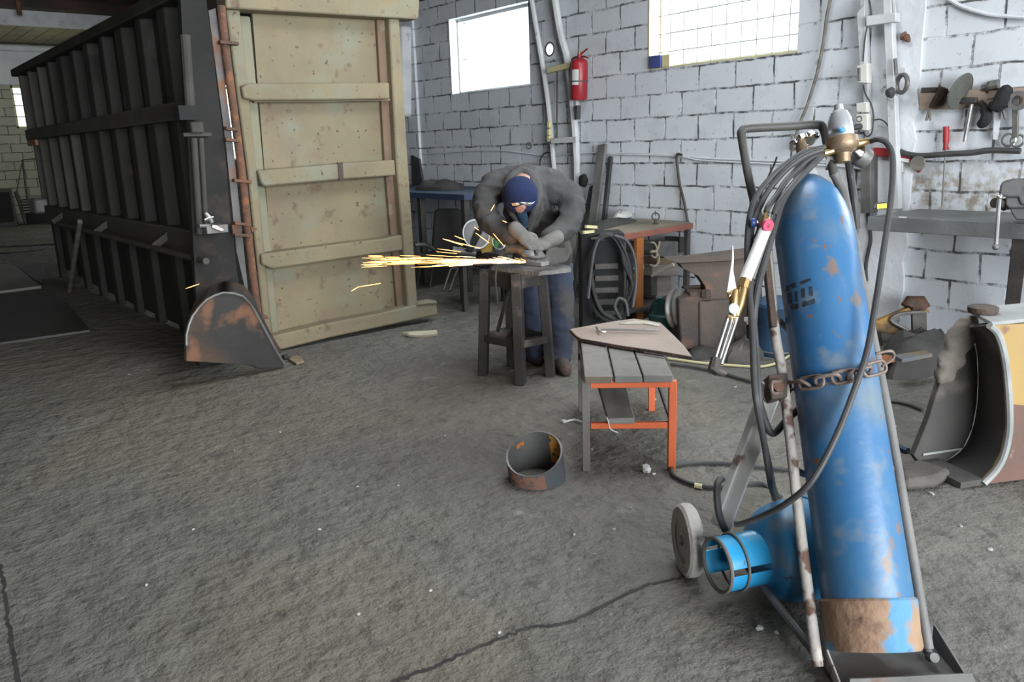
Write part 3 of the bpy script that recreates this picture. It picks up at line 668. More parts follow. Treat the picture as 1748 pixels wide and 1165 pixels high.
# ---------------------------------------------------- electric board, boxes, post on the pilaster
pb = wallthing('cable_duct', 'white board and cable duct running down the pilaster with wires', 'cable duct', 1478, 230, .05)
MB().prism(wp(((1462, 22), (1476, 6), (1476, 118), (1467, 110)), .09), (.05, 0, 0)).build('side_board', M['white_paint'], pb, bevel=.004)
MB().beam(*wp(((1475, -5), (1483, 228)), .05), .05, .035).build('duct', M['white_paint'], pb, bevel=.004)
MB().tube(spl(wp(((1482, -8), (1487, 25), (1478, 55), (1473, 105)), .1), 5), .005, 6).build('wire', M['dark_steel'], pb)
MB().tube(spl(wp(((1474, 145), (1477, 160), (1487, 178), (1491, 200), (1488, 226), (1480, 233), (1472, 226)), .1), 5), .005, 6).build('wire', M['dark_steel'], pb)
MB().tube(spl(wp(((1492, 205), (1503, 204), (1514, 212), (1519, 225), (1517, 240)), .07), 5), .005, 6).build('wire', M['dark_steel'], pb)
M['plastic_white'] = pm('plastic_white', (.62, .61, .57), (.55, .54, .5), 5, .45, 0, .03, 30)
sw = wallthing('switch_box', 'white switch box on the cable duct, above the socket', 'switch', 1472, 142, .09)
MB().prism(wp(((1462, 112), (1480, 107), (1481, 142), (1463, 142)), .14), (.06, 0, 0)).build('housing', M['plastic_white'], sw, bevel=.006)
MB().prism(wp(((1463, 116), (1468, 115), (1468, 138), (1464, 138)), .15), (.012, 0, 0)).build('rocker', M['grey_steel'], sw, bevel=.003)
sk = wallthing('wall_socket', 'white double socket on the cable duct with a black plug in it', 'socket', 1472, 222, .09)
MB().prism(wp(((1461, 176), (1480, 174), (1480, 192), (1461, 192)), .14), (.06, 0, 0)).build('housing', M['plastic_white'], sk, bevel=.006)
MB().prism(wp(((1461, 195), (1481, 194), (1481, 223), (1461, 222)), .14), (.06, 0, 0)).build('housing', M['plastic_white'], sk, bevel=.006)
MB().ring(XP(1467, 203, WX-.143), (1, 0, 0), .018, .003, 20, 6).build('socket_ring', M['grey_steel'], sk)
p = XP(1468, 216, WX-.15)
tag(MB().tube([p, p+V((-.03, .005, -.002)), p+V((-.06, .03, -.012))], [.022, .02, .01], 12).build('plug', M['black_rubber']), 'black plug in the white wall socket', 'plug')
# white post and its brackets
ps = wallthing('steel_post', 'white painted square post on the pilaster from the bench up', 'post', 1533, 358, .07)
MB().beam(*wp(((1517, -12), (1531, 357)), .08), .055, .055).build('shaft', M['white_paint'], ps, bevel=.005)
MB().beam(*wp(((1524, -12), (1528, 25)), .1), .012, .012).build('pipe', M['white_paint'], ps)
MB().prism(wp(((1478, 27), (1529, 21), (1529, 37), (1478, 45)), .13), (.06, 0, 0)).build('arm', M['white_paint'], ps, bevel=.005)
MB().prism(wp(((1506, 118), (1546, 115), (1546, 125), (1506, 128)), .05), (.03, 0, 0)).build('lug', M['white_paint'], ps, bevel=.004)
MB().prism(wp(((1525, 277), (1541, 277), (1541, 294), (1528, 294)), .05), (.03, 0, 0)).build('lug', M['plastic_white'], ps, bevel=.004)
tag(MB().tube(wp(((1528, 100), (1530, 128)), .14), [.012, .012], 8).build('pin', M['grey_steel']), 'short grey pin on the white post above the tape ring', 'pin')
rg = tag(MB().ring(XP(1540, 143, WX-.1), (.8, -.5, 0), .055, .014, 28, 8).build('tape_ring', M['grey_steel']), 'grey ring hanging on the white post', 'ring')
tag(MB().ball(XP(1520, 158, WX-.15), .03, (1, 1, 1.1), 14, 8, bump=.3).build('rubber_bung', M['black_rubber']), 'small black rubber bung hanging on the white post', 'bung')
tag(MB().tube(spl(wp(((1540, 60), (1547, 64), (1552, 71)), .05), 3), [.02, .03, .02, .025, .02, .015, .01], 8).build('rag_bundle', M['rust']), 'rusty bit of wire and rag on the wall beside the white post', 'rag')
# grey channel under the socket
gc = wallthing('steel_channel', 'grey steel channel standing on the wall beside the steel bench', 'channel', 1479, 365, .1)
MB().prism(wp(((1470, 262), (1484, 262), (1484, 364), (1469, 364)), .12), (.012, 0, 0)).build('web', M['grey_steel'], gc, bevel=.002)
MB().prism(wp(((1484, 262), (1486, 262), (1486, 364), (1484, 364)), .12), (.1, 0, 0)).build('flange', M['grey_steel'], gc, bevel=.002)
cable('power_cable', ((1481, 364), (1484, 385), (1486, 410), (1482, 430), (1478, 455), (1479, 480)), .03, .013, 'black_rubber', 'black cable hanging down the wall under the steel bench end')
# ---------------------------------------------------- tool board and its tools
M['board_wood'] = pm('board_wood', (.36, .275, .215), (.26, .2, .155), 3, .75, 0, .15, 30, [((.12, .1, .085), 7, .62, .08)], stretch=(1, 1, 5))
TO = .035
tb = tag(MB().prism(wp(((1569, 157), (1640, 154), (1760, 147), (1760, 178), (1660, 184), (1569, 188)), .03), (.028, 0, 0)).build('tool_board', M['board_wood'], bevel=.003), 'brown wooden board on the white wall with tools hanging from it', 'tool board')
def tool(name, label, cat, px, py): return wallthing(name, label, cat, px, py, TO)
t = tool('wire_brush', 'brown wire brush hanging on the tool board beside the grinding disc', 'brush', 1592, 205)
MB().tube(wp(((1612, 150), (1605, 163), (1592, 183)), .06), [.028, .034, .026], 8).build('bristles', pm('bristle', (.055, .035, .025), (.03, .02, .016), 40, .9, bump=.8), t)
MB().tube(wp(((1588, 182), (1581, 206)), .055), .008, 6).build('handle', M['wood_grey'], t); MB().tube(wp(((1586, 184), (1588, 206)), .055), .008, 6).build('handle', M['wood_grey'], t)
t = tool('grinding_disc', 'round grey green cutting disc hung at a slant on the tool board', 'disc', 1640, 175)
c = XP(1639, 156, WX-.11); axd = (-CF*.66+(CR-CU)*.5).normalized()
MB().lathe([(.0, -.006), (.107, -.006), (.112, 0), (.107, .006), (.05, .008), (.045, .012), (0, .012)], c, axd, 36).build('disc', pm('disc_stone', (.095, .1, .085), (.07, .073, .063), 6, .8), t)
p = XP(1622, 163, WX-.17); MB().box(p, (.006, .03, .022)).build('paper_tag', M['paper'], t)
t = tool('hammer', 'steel hammer with a long shiny handle hanging on the tool board', 'hammer', 1647, 242)
MB().beam(*wp(((1636, 172), (1668, 171)), .06), .03, .035).build('head', M['dark_steel'], t, bevel=.006)
MB().tube(wp(((1659, 178), (1647, 242)), .06), .013, 10).build('handle', M['bright_steel'], t)
t = tool('grinder_guard', 'curved black grinder guard hanging on the tool board beside the hammer', 'guard', 1672, 217)
cen = XP(1664, 195, WX-.05)
mb = MB(); P = wp(((1673, 175), (1680, 182), (1684, 196), (1680, 208), (1670, 214)), .05); mb.tube(spl(P, 5), [.02]*6+[.032]*6+[.034]*5+[.03, .028, .022, .02], 8)
mb.build('shield', M['void'], t)
t = tool('pipe_fitting', 'grey pipe fitting lying on the upper edge of the tool board', 'fitting', 1690, 150)
MB().tube(wp(((1676, 151), (1688, 149), (1689, 147), (1705, 144)), .02), [.022, .022, .03, .032], 10).build('sleeve', M['grey_steel'], t)
MB().cyl(*wp(((1686, 149), (1690, 149)), .02), .036).build('collar', M['dark_steel'], t)
t = tool('steel_bar', 'short dark steel bar on the upper edge of the wooden tool board end', 'bar', 1588, 155)
MB().beam(*wp(((1574, 154), (1600, 153)), .02), .035, .03).build('bar', M['dark_steel'], t, bevel=.004)
t = tool('work_gloves', 'black cloth bundle hooked on the tool board above the strip of tin', 'gloves', 1710, 188)
mb = MB(); mb.tube(spl(wp(((1717, 145), (1716, 155), (1711, 168), (1704, 186)), .075), 5), [.02]*3+[.04]*5+[.045]*6+[.03]*2, 10); mb.ball(XP(1702, 180, WX-.075), .045, (1, 1, .8), bump=.4)
solid(mb, 'cloth', M['void'], .008, 4, .003, 20, parent=t)
MB().tube(spl(wp(((1708, 155), (1700, 166), (1686, 170)), .085), 5), .006, 6).build('cord', M['black_rubber'], t)
MB().tube(wp(((1711, 182), (1717, 203)), .06), .011, 8).build('rod', M['grey_steel'], t)
t = tool('tin_strip', 'pale strip of tin hanging from the tool board beneath the black bundle', 'strip', 1698, 238)
MB().prism(wp(((1697, 190), (1709, 190), (1703, 239), (1695, 238)), .04), (.006, 0, 0)).build('blade', M['plaster_white'], t)
t = tool('open_wrench', 'large dark steel wrench hanging at the end of the tool board', 'wrench', 1732, 245)
MB().prism(wp(((1727, 168), (1739, 164), (1737, 235), (1727, 235)), .06), (.02, 0, 0)).build('shank', M['grey_steel'], t, bevel=.004)
MB().lathe([(.03, -.012), (.055, -.012), (.055, .012), (.03, .012)], XP(1738, 172, WX-.07), (1, 0, 0), 24, wob=1).build('ring_end', M['grey_steel'], t)
MB().ring(XP(1722, 239, WX-.05), (1, 0, 0), .035, .008, 20, 6).build('jaw', M['bright_steel'], t)
MB().ring(XP(1737, 240, WX-.05), (1, 0, 0), .035, .008, 20, 6).build('jaw', M['bright_steel'], t)
M['tool_red'] = pm('tool_red', (.33, .03, .035), (.25, .025, .03), 8, .5, 0, .05, 30)
t = tool('screwdriver', 'long screwdriver with a red handle hanging on the white wall', 'screwdriver', 1608, 352)
MB().tube(wp(((1615, 216), (1615, 240), (1614, 249), (1615, 256)), .05), [.018, .019, .014, .021], 12).build('handle', M['tool_red'], t)
MB().tube(wp(((1614, 256), (1608, 352)), .05), .0055, 8).build('blade', M['bright_steel'], t)
cable('bar_hose', ((1530, 255), (1548, 263), (1575, 266), (1620, 263), (1660, 261), (1690, 257), (1742, 258)), .05, .018, 'black_rubber', 'black hose lying along the white wall under the hanging tools')
t = tool('red_clamp', 'red hand clamp with a grey pad hanging on the wall behind the white post', 'clamp', 1530, 275)
MB().prism(wp(((1491, 252), (1513, 253), (1562, 266), (1555, 275), (1552, 274), (1512, 268), (1490, 266)), .05), (.025, 0, 0)).build('frame', M['tool_red'], t, bevel=.004)
MB().prism(wp(((1552, 274), (1558, 272), (1572, 292), (1566, 296)), .05), (.02, 0, 0)).build('trigger', M['tool_red'], t, bevel=.004)
MB().prism(wp(((1532, 269), (1552, 272), (1552, 278), (1532, 275)), .055), (.015, 0, 0)).build('label_strip', M['paper'], t)
MB().lathe([(0, -.012), (.045, -.012), (.05, 0), (.045, .012), (0, .012)], XP(1567, 279, WX-.06), (1, 0, 0), 20).build('pad', M['wood_grey'], t)
# ---------------------------------------------------- the steel bench with the vice
M['bench_steel'] = pm('bench_steel', (.19, .205, .205), (.13, .135, .135), 4, .55, .3, .15, 40, [((.1, .08, .07), 6, .6, .1)])
zt = XP(1560, 356).z
xf = GP(1600, 376, zt).x; y_end = XP(1483, 367, xf).y
sb = thing('steel_bench', 'grey steel bench along the white wall carrying a vice', 'bench', (WX-.25, y_end-.6, zt))
MB().lim((xf, y_end-2.2, zt-.012), (WX-.01, y_end, zt)).build('top_plate', M['bench_steel'], sb, bevel=.002)
MB().lim((xf-.012, y_end-2.2, zt-.08), (xf, y_end, zt+.004)).build('front_angle', M['bench_steel'], sb, bevel=.003)
MB().lim((xf, y_end-.012, zt-.08), (WX-.01, y_end, zt-.012)).build('end_angle', M['bench_steel'], sb, bevel=.003)
lg0 = XP(1744, 392, xf+.05); lg1 = XP(1727, 560, WX-.06); lg1.z = max(lg1.z, .1)
lg1 = V((WX-.05, lg0.y, 0.0)); lg1 = XP(1716, 620, WX-.08); lg1.z = max(0.0, lg1.z)
MB().beam(lg0, lg1, .075, .06).build('leg', M['dark_steel'], sb, bevel=.004)
# vice
vt = zt
vo = V((xf+.12, GP(1745, 385, zt).y, vt)); vz = V((0, 0, 1))
M['vice_iron'] = pm('vice_iron', (.045, .045, .046), (.075, .072, .07), 7, .6, .2, .2, 40)
vc_ = thing('bench_vice', 'dark bench vice with a long shiny handle on the steel bench end', 'vice', vo)
tv = depth(vo)-.12
VD = lambda x, y, dt=0: DP(x, y, tv+dt)
vx = (VD(1720, 330, .14)-VD(1720, 330))
MB().prism([VD(*p) for p in ((1707, 318), (1712, 309), (1730, 305), (1760, 304), (1800, 304), (1800, 336), (1722, 338), (1716, 336), (1705, 336))], vx).build('jaw', M['vice_iron'], vc_, bevel=.012)
MB().prism([VD(*p, .01) for p in ((1716, 335), (1800, 335), (1800, 356), (1722, 357), (1716, 350))], vx*.8).build('slide', M['vice_iron'], vc_, bevel=.012)
MB().prism([VD(*p, .0) for p in ((1738, 318), (1748, 311), (1800, 309), (1800, 352), (1742, 352), (1736, 335))], vx*1.3-CF*.05).build('body', M['vice_iron'], vc_, bevel=.02)
MB().prism([VD(*p, .03) for p in ((1722, 354), (1800, 354), (1800, 378), (1735, 376), (1728, 366))], vx*.9).build('base', M['vice_iron'], vc_, bevel=.008)
MB().cyl(VD(1712, 350, .06), VD(1722, 348, .06), .032, .03).build('screw_boss', M['dark_steel'], vc_)
MB().cyl(VD(1697, 347, .03), VD(1712, 347, .05), .026, .024).build('screw_head', M['dark_steel'], vc_)
MB().tube([VD(1706, 338, .0), VD(1705, 350, .0), VD(1700, 420, .0)], .011, 10).build('handle', M['bright_steel'], vc_)
MB().ball(VD(1700, 422, .0), .017).build('handle_knob', M['grey_steel'], vc_); MB().ball(VD(1706, 337, .0), .016).build('handle_knob', M['bright_steel'], vc_)
# tape measure and a bit of paper on the bench
p = V((xf+.05, y_end-.09, zt+.001)); tm = thing('tape_measure', 'black and yellow tape measure on the end of the steel bench', 'tape measure', p)
s_ = depth(p); q = lambda x, y: DP(x, y, s_-.02)
MB().prism([q(1489, 357), (q(1492, 348)), q(1513, 346), q(1515, 358)], V((.06, .03, 0))).build('case', M['black_rubber'], tm, bevel=.008)
MB().prism([q(1497, 348.5)+V((-.006, -.004, 0)), q(1513, 347)+V((-.006, -.004, 0)), q(1514, 355.5)+V((-.006, -.004, 0)), q(1497, 356.5)+V((-.006, -.004, 0))], V((.006, .004, 0))).build('yellow_label', pm('tape_yellow', (.65, .58, .03), (.6, .52, .03), 5, .4), tm)
p0 = V((xf+.03, y_end-.17, zt+.004)); p1 = p0+V((.005, -.04, 0))
tag(MB().beam(p0, p1, .02, .006).build('chalk_stick', M['paper']), 'white stick of chalk on the edge of the steel bench', 'chalk')

# ================================================================== the worker, his stand and the sparks
M['stand_steel'] = pm('stand_steel', (.048, .045, .042), (.032, .03, .029), 5, .7, .2, .2, 40, [((.16, .13, .11), 7, .6, .1)])
st = thing('work_stand', 'dark steel work stand with splayed legs under the grinding work', 'stand', GP(890, 640))
zt5 = .662
fL, fF, fR, fB = GP(825, 640), GP(889, 655), GP(940, 642), GP(874, 624)
tops = {}
c4 = (fL+fF+fR+fB)/4
for k, p in (('L', fL), ('F', fF), ('R', fR), ('B', fB)):
    q = p+(c4-p)*.18; q.z = zt5-.02; tops[k] = q
    w_ = .1 if k == 'F' else .07
    MB().beam(V((p.x, p.y, 0)), q, w_, .055, up=(fR-fL)).build('leg', M['stand_steel'], st, bevel=.004)
ft = dict(L=fL, F=fF, R=fR, B=fB)
for a, b in (('L', 'F'), ('F', 'R'), ('R', 'B'), ('B', 'L')):
    pa = ft[a].lerp(tops[a], .36); pb = ft[b].lerp(tops[b], .36)
    MB().beam(pa, pb, .05, .045).build('stretcher', M['stand_steel'], st, bevel=.004)
    pa = ft[a].lerp(tops[a], .93); pb = ft[b].lerp(tops[b], .93)
    MB().beam(pa, pb, .03, .09).build('apron', M['stand_steel'], st, bevel=.004)
MB().beam(ft['L'].lerp(tops['F'], .45), ft['B'].lerp(tops['B'], .8), .012, .03).build('brace', M['stand_steel'], st)
pl = [GP(x, y, zt5) for x, y in ((838, 456), (880, 461), (920, 465), (926, 463), (944, 462), (975, 458), (972, 454), (950, 450), (905, 447), (850, 450))]
MB().prism(pl, (0, 0, -.022)).build('top_plate', pm('plate_rough', (.24, .235, .225), (.16, .155, .15), 9, .8, .1, .6, 60), st)
M['neck_pale'] = pm('neck_pale', (.36, .355, .34), (.26, .255, .245), 12, .6, .2, .2, 50)
wpz = zt5+.002
wk = [GP(*p, wpz) for p in ((884, 451), (925, 456), (937, 453), (934, 449), (898, 446))]
tag(MB().prism([p+V((0, 0, .026)) for p in wk], (0, 0, -.026)).build('metal_workpiece', M['neck_pale'], bevel=.004), 'grey metal block on the work stand being ground', 'workpiece')

M['skin'] = pm('skin', (.42, .24, .18), (.36, .19, .14), 9, .55, 0, .03, 60)
M['jacket'] = pm('jacket', (.068, .068, .07), (.044, .042, .04), 3, .9, 0, .3, 30, [((.045, .042, .037), 3.2, .52, .12)])
M['jacket_pale'] = pm('jacket_pale', (.13, .128, .122), (.09, .087, .082), 4, .9, 0, .3, 30)
M['jeans'] = pm('jeans', (.042, .055, .092), (.03, .036, .056), 4, .9, 0, .15, 80, [((.06, .06, .058), 4.5, .52, .1)])
M['beanie'] = pm('beanie', (.011, .02, .07), (.008, .014, .048), 6, .95, 0, .35, 160)
M['glove'] = pm('glove', (.17, .165, .155), (.11, .107, .1), 12, .8, 0, .2, 50)
base = (GP(955, 632)+GP(912, 615))/2
J = lambda x, y, t: DP(x, y, t)
vd = V((CF.x, CF.y, 0)).normalized()
hd = J(888, 332, 4.40)
mb = MB()
hrot = Matrix((tuple(CR), tuple(CU), tuple(-CF))).transposed()
mb.ball(hd, .086, (.8, 1, .95), rot=hrot); mb.ball(hd-CU*.055-CF*.018, .06, (.8, .9, .9), rot=hrot)                 # skull and jaw
mb.ball(hd-CU*.078-CF*.066+CR*.012, .018, (.75, 1.1, 1), rot=hrot)                                   # nose
for s in (-1, 1):
    mb.ball(hd+CR*(.064*s)-CU*.03, .019, (.4, 1, .7), rot=hrot); mb.ball(hd+CR*(.028*s+.01)-CU*.06-CF*.06, .01)
limb(mb, [hd, J(892, 316, 4.58), J(895, 318, 4.7)], [.06, .062, .07])
limb(mb, [J(893, 322, 4.72), J(905, 365, 4.88), J(925, 415, 5.0)], [.12, .11, .12])
limb(mb, [J(850, 326, 4.70), J(893, 324, 4.76), J(938, 328, 4.76)], [.05, .07, .05])
limb(mb, [J(836, 320, 4.66), J(834, 374, 4.60), J(885, 405, 4.42)], [.045, .038, .028])
limb(mb, [J(945, 328, 4.76), J(974, 356, 4.76), J(972, 388, 4.6), J(932, 412, 4.42)], [.045, .04, .035, .028])
limb(mb, [J(946, 420, 5.0), J(957, 520, 4.98), J(955, 618, 4.96)], [.075, .055, .04])
limb(mb, [J(908, 420, 5.04), J(913, 520, 5.07), J(913, 602, 5.09)], [.075, .055, .04])
man = solid(mb, 'person', M['skin'], .013, 5)
tag(man, 'person in grey jacket, jeans and navy beanie bending over the work stand', 'person')
# clothing
mb = MB()
limb(mb, [J(846, 318, 4.70), J(893, 314, 4.76), J(944, 318, 4.76)], [.088, .108, .092])
limb(mb, [J(900, 325, 4.74), J(912, 370, 4.9), J(930, 415, 4.99)], [.125, .135, .15])
limb(mb, [J(846, 320, 4.68), J(829, 342, 4.64), J(836, 378, 4.56), J(876, 404, 4.43)], [.082, .07, .06, .05])
limb(mb, [J(944, 322, 4.75), J(970, 334, 4.74), J(976, 356, 4.70)], [.082, .078, .068])
limb(mb, [J(978, 352, 4.70), J(968, 386, 4.62), J(936, 408, 4.43)], [.07, .062, .048])
limb(mb, [J(946, 400, 4.93), J(955, 425, 4.92), J(953, 445, 4.93)], [.085, .085, .07])
limb(mb, [J(905, 400, 4.93), J(905, 440, 4.95)], [.1, .105])
limb(mb, [J(872, 338, 4.6), J(878, 372, 4.56), J(886, 388, 4.6)], [.05, .05, .03]); limb(mb, [J(912, 338, 4.6), J(908, 368, 4.6), J(902, 390, 4.62)], [.05, .05, .03])
limb(mb, [J(955, 378, 4.86), J(958, 410, 4.84), J(951, 436, 4.86)], [.07, .085, .075])
jk = solid(mb, 'jacket', M['jacket'], .009, 4, .011, 9, parent=man, stretch=(1, 1, 1.5))
mb = MB(); P = spl([J(894, 392, 4.5), J(874, 362, 4.45), J(866, 330, 4.5), J(874, 304, 4.62), J(890, 294, 4.66), J(907, 303, 4.62), J(919, 328, 4.52), J(913, 356, 4.46), J(901, 388, 4.5)], 5)
mb.tube(P, [.014+.02*math.sin(PI*i/(len(P)-1)) for i in range(len(P))], 10); solid(mb, 'collar', M['jacket'], .008, 4, .003, 20, parent=man)
for pts, t_ in ((((904, 300), (917, 312), (929, 360), (914, 372), (907, 396), (899, 402), (906, 352), (914, 332)), 4.47), (((866, 326), (860, 346), (878, 384), (893, 404), (898, 399), (886, 372), (873, 348)), 4.45)):
    mb = MB(); mb.prism([J(x, y, t_+.04*(y-300)/100) for x, y in pts], CF*.03); solid(mb, 'lapel', M['jacket'], .006, 4, .002, 20, parent=man)
mb = MB(); mb.prism([J(x, y, 4.74+(y-385)*.0006) for x, y in ((944, 402), (958, 386), (970, 406), (977, 428), (967, 446), (948, 453), (926, 452), (934, 425))], CF*.05); solid(mb, 'jacket_hem', M['jacket_pale'], .008, 6, .004, 14, parent=man)
mb = MB(); limb(mb, [J(890, 362, 4.42), J(893, 376, 4.47), J(896, 392, 4.55)], [.03, .028, .02]); solid(mb, 'scarf', pm('teal_scarf', (.02, .06, .1), (.015, .04, .07), 9, .95), .008, 3, .002, 30, parent=man)
mb = MB()
limb(mb, [J(944, 428, 5.0), J(952, 475, 4.99), J(957, 530, 4.98), J(957, 575, 4.97), J(955, 618, 4.96)], [.105, .095, .08, .075, .07])
limb(mb, [J(908, 428, 5.04), J(912, 520, 5.06), J(913, 603, 5.09)], [.105, .082, .07])
limb(mb, [J(912, 425, 5.0), J(942, 425, 4.99)], [.13, .13])
solid(mb, 'jeans', M['jeans'], .01, 4, .008, 9, parent=man, stretch=(1, 1, 1.6))
for (x, y) in ((955, 632), (912, 615)):
    p = GP(x, y); mb = MB(); a = p+vd*.1
    mb.prism([V((0, 0, 0))]*0 or [a+V((.05*math.cos(i*PI/6), .05*math.sin(i*PI/6), .0)) for i in range(12)], (0, 0, .1))
    limb(mb, [a+V((0, 0, .045)), p-vd*.06+V((.01, -.01, .045)), p-vd*.13+V((.02, -.02, .04))], [.048, .05, .042])
    o = solid(mb, 'boot', M['rust_dark'], .009, 4, parent=man)
# beanie: ribbed knitted cap
mb = MB(); ax_ = (CU*.52-CF*.85).normalized(); o_ = hd-ax_*.034-CU*.006
prof = [(r*.85, h*.86) for r, h in ((.112, 0), (.116, .012), (.116, .035), (.110, .04), (.112, .06), (.107, .09), (.092, .12), (.066, .143), (.033, .155), (.0, .158))]
mb.lathe(prof, o_-CU*.0, ax_, 40, wob=1); mb.lathe([(r-.006, h-.002) for r, h in prof], o_, ax_, 40, wob=1)
b = mb.build('beanie', M['beanie'], man)
for v in b.data.vertices:
    q = v.co; 
# safety glasses
mb = MB()
for s in (-1, 1):
    c = hd+CR*(.031*s+.008)-CU*.066-CF*.074
    mb.box(c, (.044, .02, .006), rot=Matrix((tuple(CR), tuple((CU*.6-CF*.8).normalized()), tuple(CR.cross((CU*.6-CF*.8).normalized())))).transposed())
mb.tube([hd+CR*-.076-CU*.044-CF*.026, hd+CR*-.05-CU*.062-CF*.072, hd+CR*.008-CU*.06-CF*.084, hd+CR*.064-CU*.062-CF*.072, hd+CR*.08-CU*.044-CF*.026], .004, 6)
mb.build('safety_glasses', M['chrome'], man, bevel=.002)
# gloved hands closed on the grinder
def glove(c, fwd, side, up, k=1):
    mb = MB(); Rm = Matrix((tuple(fwd), tuple(side), tuple(up))).transposed()
    mb.ball(c, .05, (1.05, .9, .55), rot=Rm)
    for i, ln in enumerate((.07, .08, .075, .058)):
        s_ = (i-1.5)*.022; b0 = c+fwd*.035+side*s_
        limb(mb, [b0, b0+fwd*ln*.45+up*.006, b0+fwd*ln*.8-up*.018, b0+fwd*ln*.72-up*.048], [.0125, .012, .011, .0095], 8, 4)
    b0 = c+side*(.04*k)-fwd*.015
    limb(mb, [b0, b0+side*(.02*k)+fwd*.025-up*.012, b0+side*(.012*k)+fwd*.055-up*.03], [.014, .013, .011], 8, 4)
    limb(mb, [c-fwd*.03, c-fwd*.09], [.038, .042], 12, 3)
    return solid(mb, 'glove', M['glove'], .0055, 3, parent=man)
gc1 = J(898, 408, 4.35); gc2 = J(927, 417, 4.37)
f1 = (CR*.62-CU*.62-CF*.35).normalized(); u1 = (CU*.55-CF*.85+CR*.1); u1 = (u1-f1*u1.dot(f1)).normalized()
glove(gc1, f1, u1.cross(f1), u1, 1)
f2 = (-CR*.75-CU*.4-CF*.3).normalized(); u2 = (CU*.75-CF*.6); u2 = (u2-f2*u2.dot(f2)).normalized()
glove(gc2, f2, u2.cross(f2), u2, -1)
# angle grinder
gr = thing('angle_grinder', 'grey angle grinder held in both hands over the metal block', 'angle grinder', J(905, 432, 4.36))
gb = [J(868, 424, 4.44), J(886, 424, 4.40), J(906, 428, 4.35), J(918, 434, 4.32)]
MB().tube(spl(gb, 4), [.03]*5+[.034]*5+[.03]*2+[.022], 14).build('motor_body', M['grey_steel'], gr)
dn = (CU*.95-CF*.25+CR*.12).normalized(); dc = J(910, 438, 4.33)
MB().lathe([(.0, 0), (.062, 0), (.065, .004), (.065, .012), (.05, .03), (.03, .036), (0, .036)], dc, dn, 28).build('wheel_guard', M['grey_steel'], gr)
MB().lathe([(0, -.006), (.058, -.006), (.058, -.002), (0, -.002)], dc, dn, 28).build('disc', M['dark_steel'], gr)
MB().tube([dc+dn*.02, dc+dn*.02+CR*.02-CF*.075], .012, 8).build('side_handle', M['black_rubber'], gr)
MB().tube(spl([gb[0], J(858, 432, 4.46), J(846, 470, 4.5), J(850, 520, 4.6)], 5), .006, 6).build('power_lead', M['black_rubber'], gr)
# sparks thrown from the disc: glowing slivers
random.seed(11)
sp = MB(); hot = MB()
apex = J(899, 447.5, 4.34)
for i in range(260):
    r = random.random(); hotc = r < .42
    x1 = 899-random.random()**1.25*(165 if hotc else 285)
    sprd = (899-x1)/285
    yy = 447.5+random.gauss(0, 1)*(.4+sprd*6.5) - (3 if not hotc else 0)*sprd
    if random.random() < .13: yy -= random.random()*30*max(0, .6-abs(sprd-.4))
    yy = min(yy, 458)
    ln = random.uniform(10, 42)*(1 if hotc else 1.5)
    sl = (yy-447.5)/max(899-x1, 12)
    x0 = min(x1+ln, 897); t = 4.34-.5*sprd*random.uniform(-.2, 1); rr = random.uniform(.0007, .0018)
    a = DP(x0, yy-sl*(x0-x1), t); b = DP(x1, yy+.8, t-.02)
    rr *= min(1, .3+sprd*2.5)
    (hot if hotc and sprd < .62 else sp).tube([a, a.lerp(b, .5), b], [rr*.5, rr, rr*.25], 5)
for (x0, y0, x1, y1) in ((756, 408, 775, 413), (756, 408, 790, 419), (776, 403, 794, 410), (838, 360, 844, 350), (858, 377, 865, 380), (810, 388, 817, 393), (812, 398, 835, 415), (842, 399, 860, 420), (620, 449, 690, 446), (640, 444, 700, 441), (600, 497, 612, 490), (612, 490, 650, 484), (765, 411, 820, 424)):
    a = DP(x0, y0, 4.1); b = DP(x1, y1, 4.15); sp.tube([a, a.lerp(b, .5), b], [.001, .0018, .001], 5)
a, b = DP(317, 493, 3.6), DP(340, 485, 3.62); sp.tube([a, a.lerp(b, .5), b], [.0008, .0016, .0008], 5)
tag(sp.build('sparks', em('spark_orange', (1, .42, .12), 5)), 'stream of orange sparks flying from the grinder across the tailgate', 'sparks', kind='stuff')
tag(hot.build('sparks', em('spark_white', (1, .66, .3), 7)), 'white hot core of the spark stream beside the metal block', 'sparks', kind='stuff')

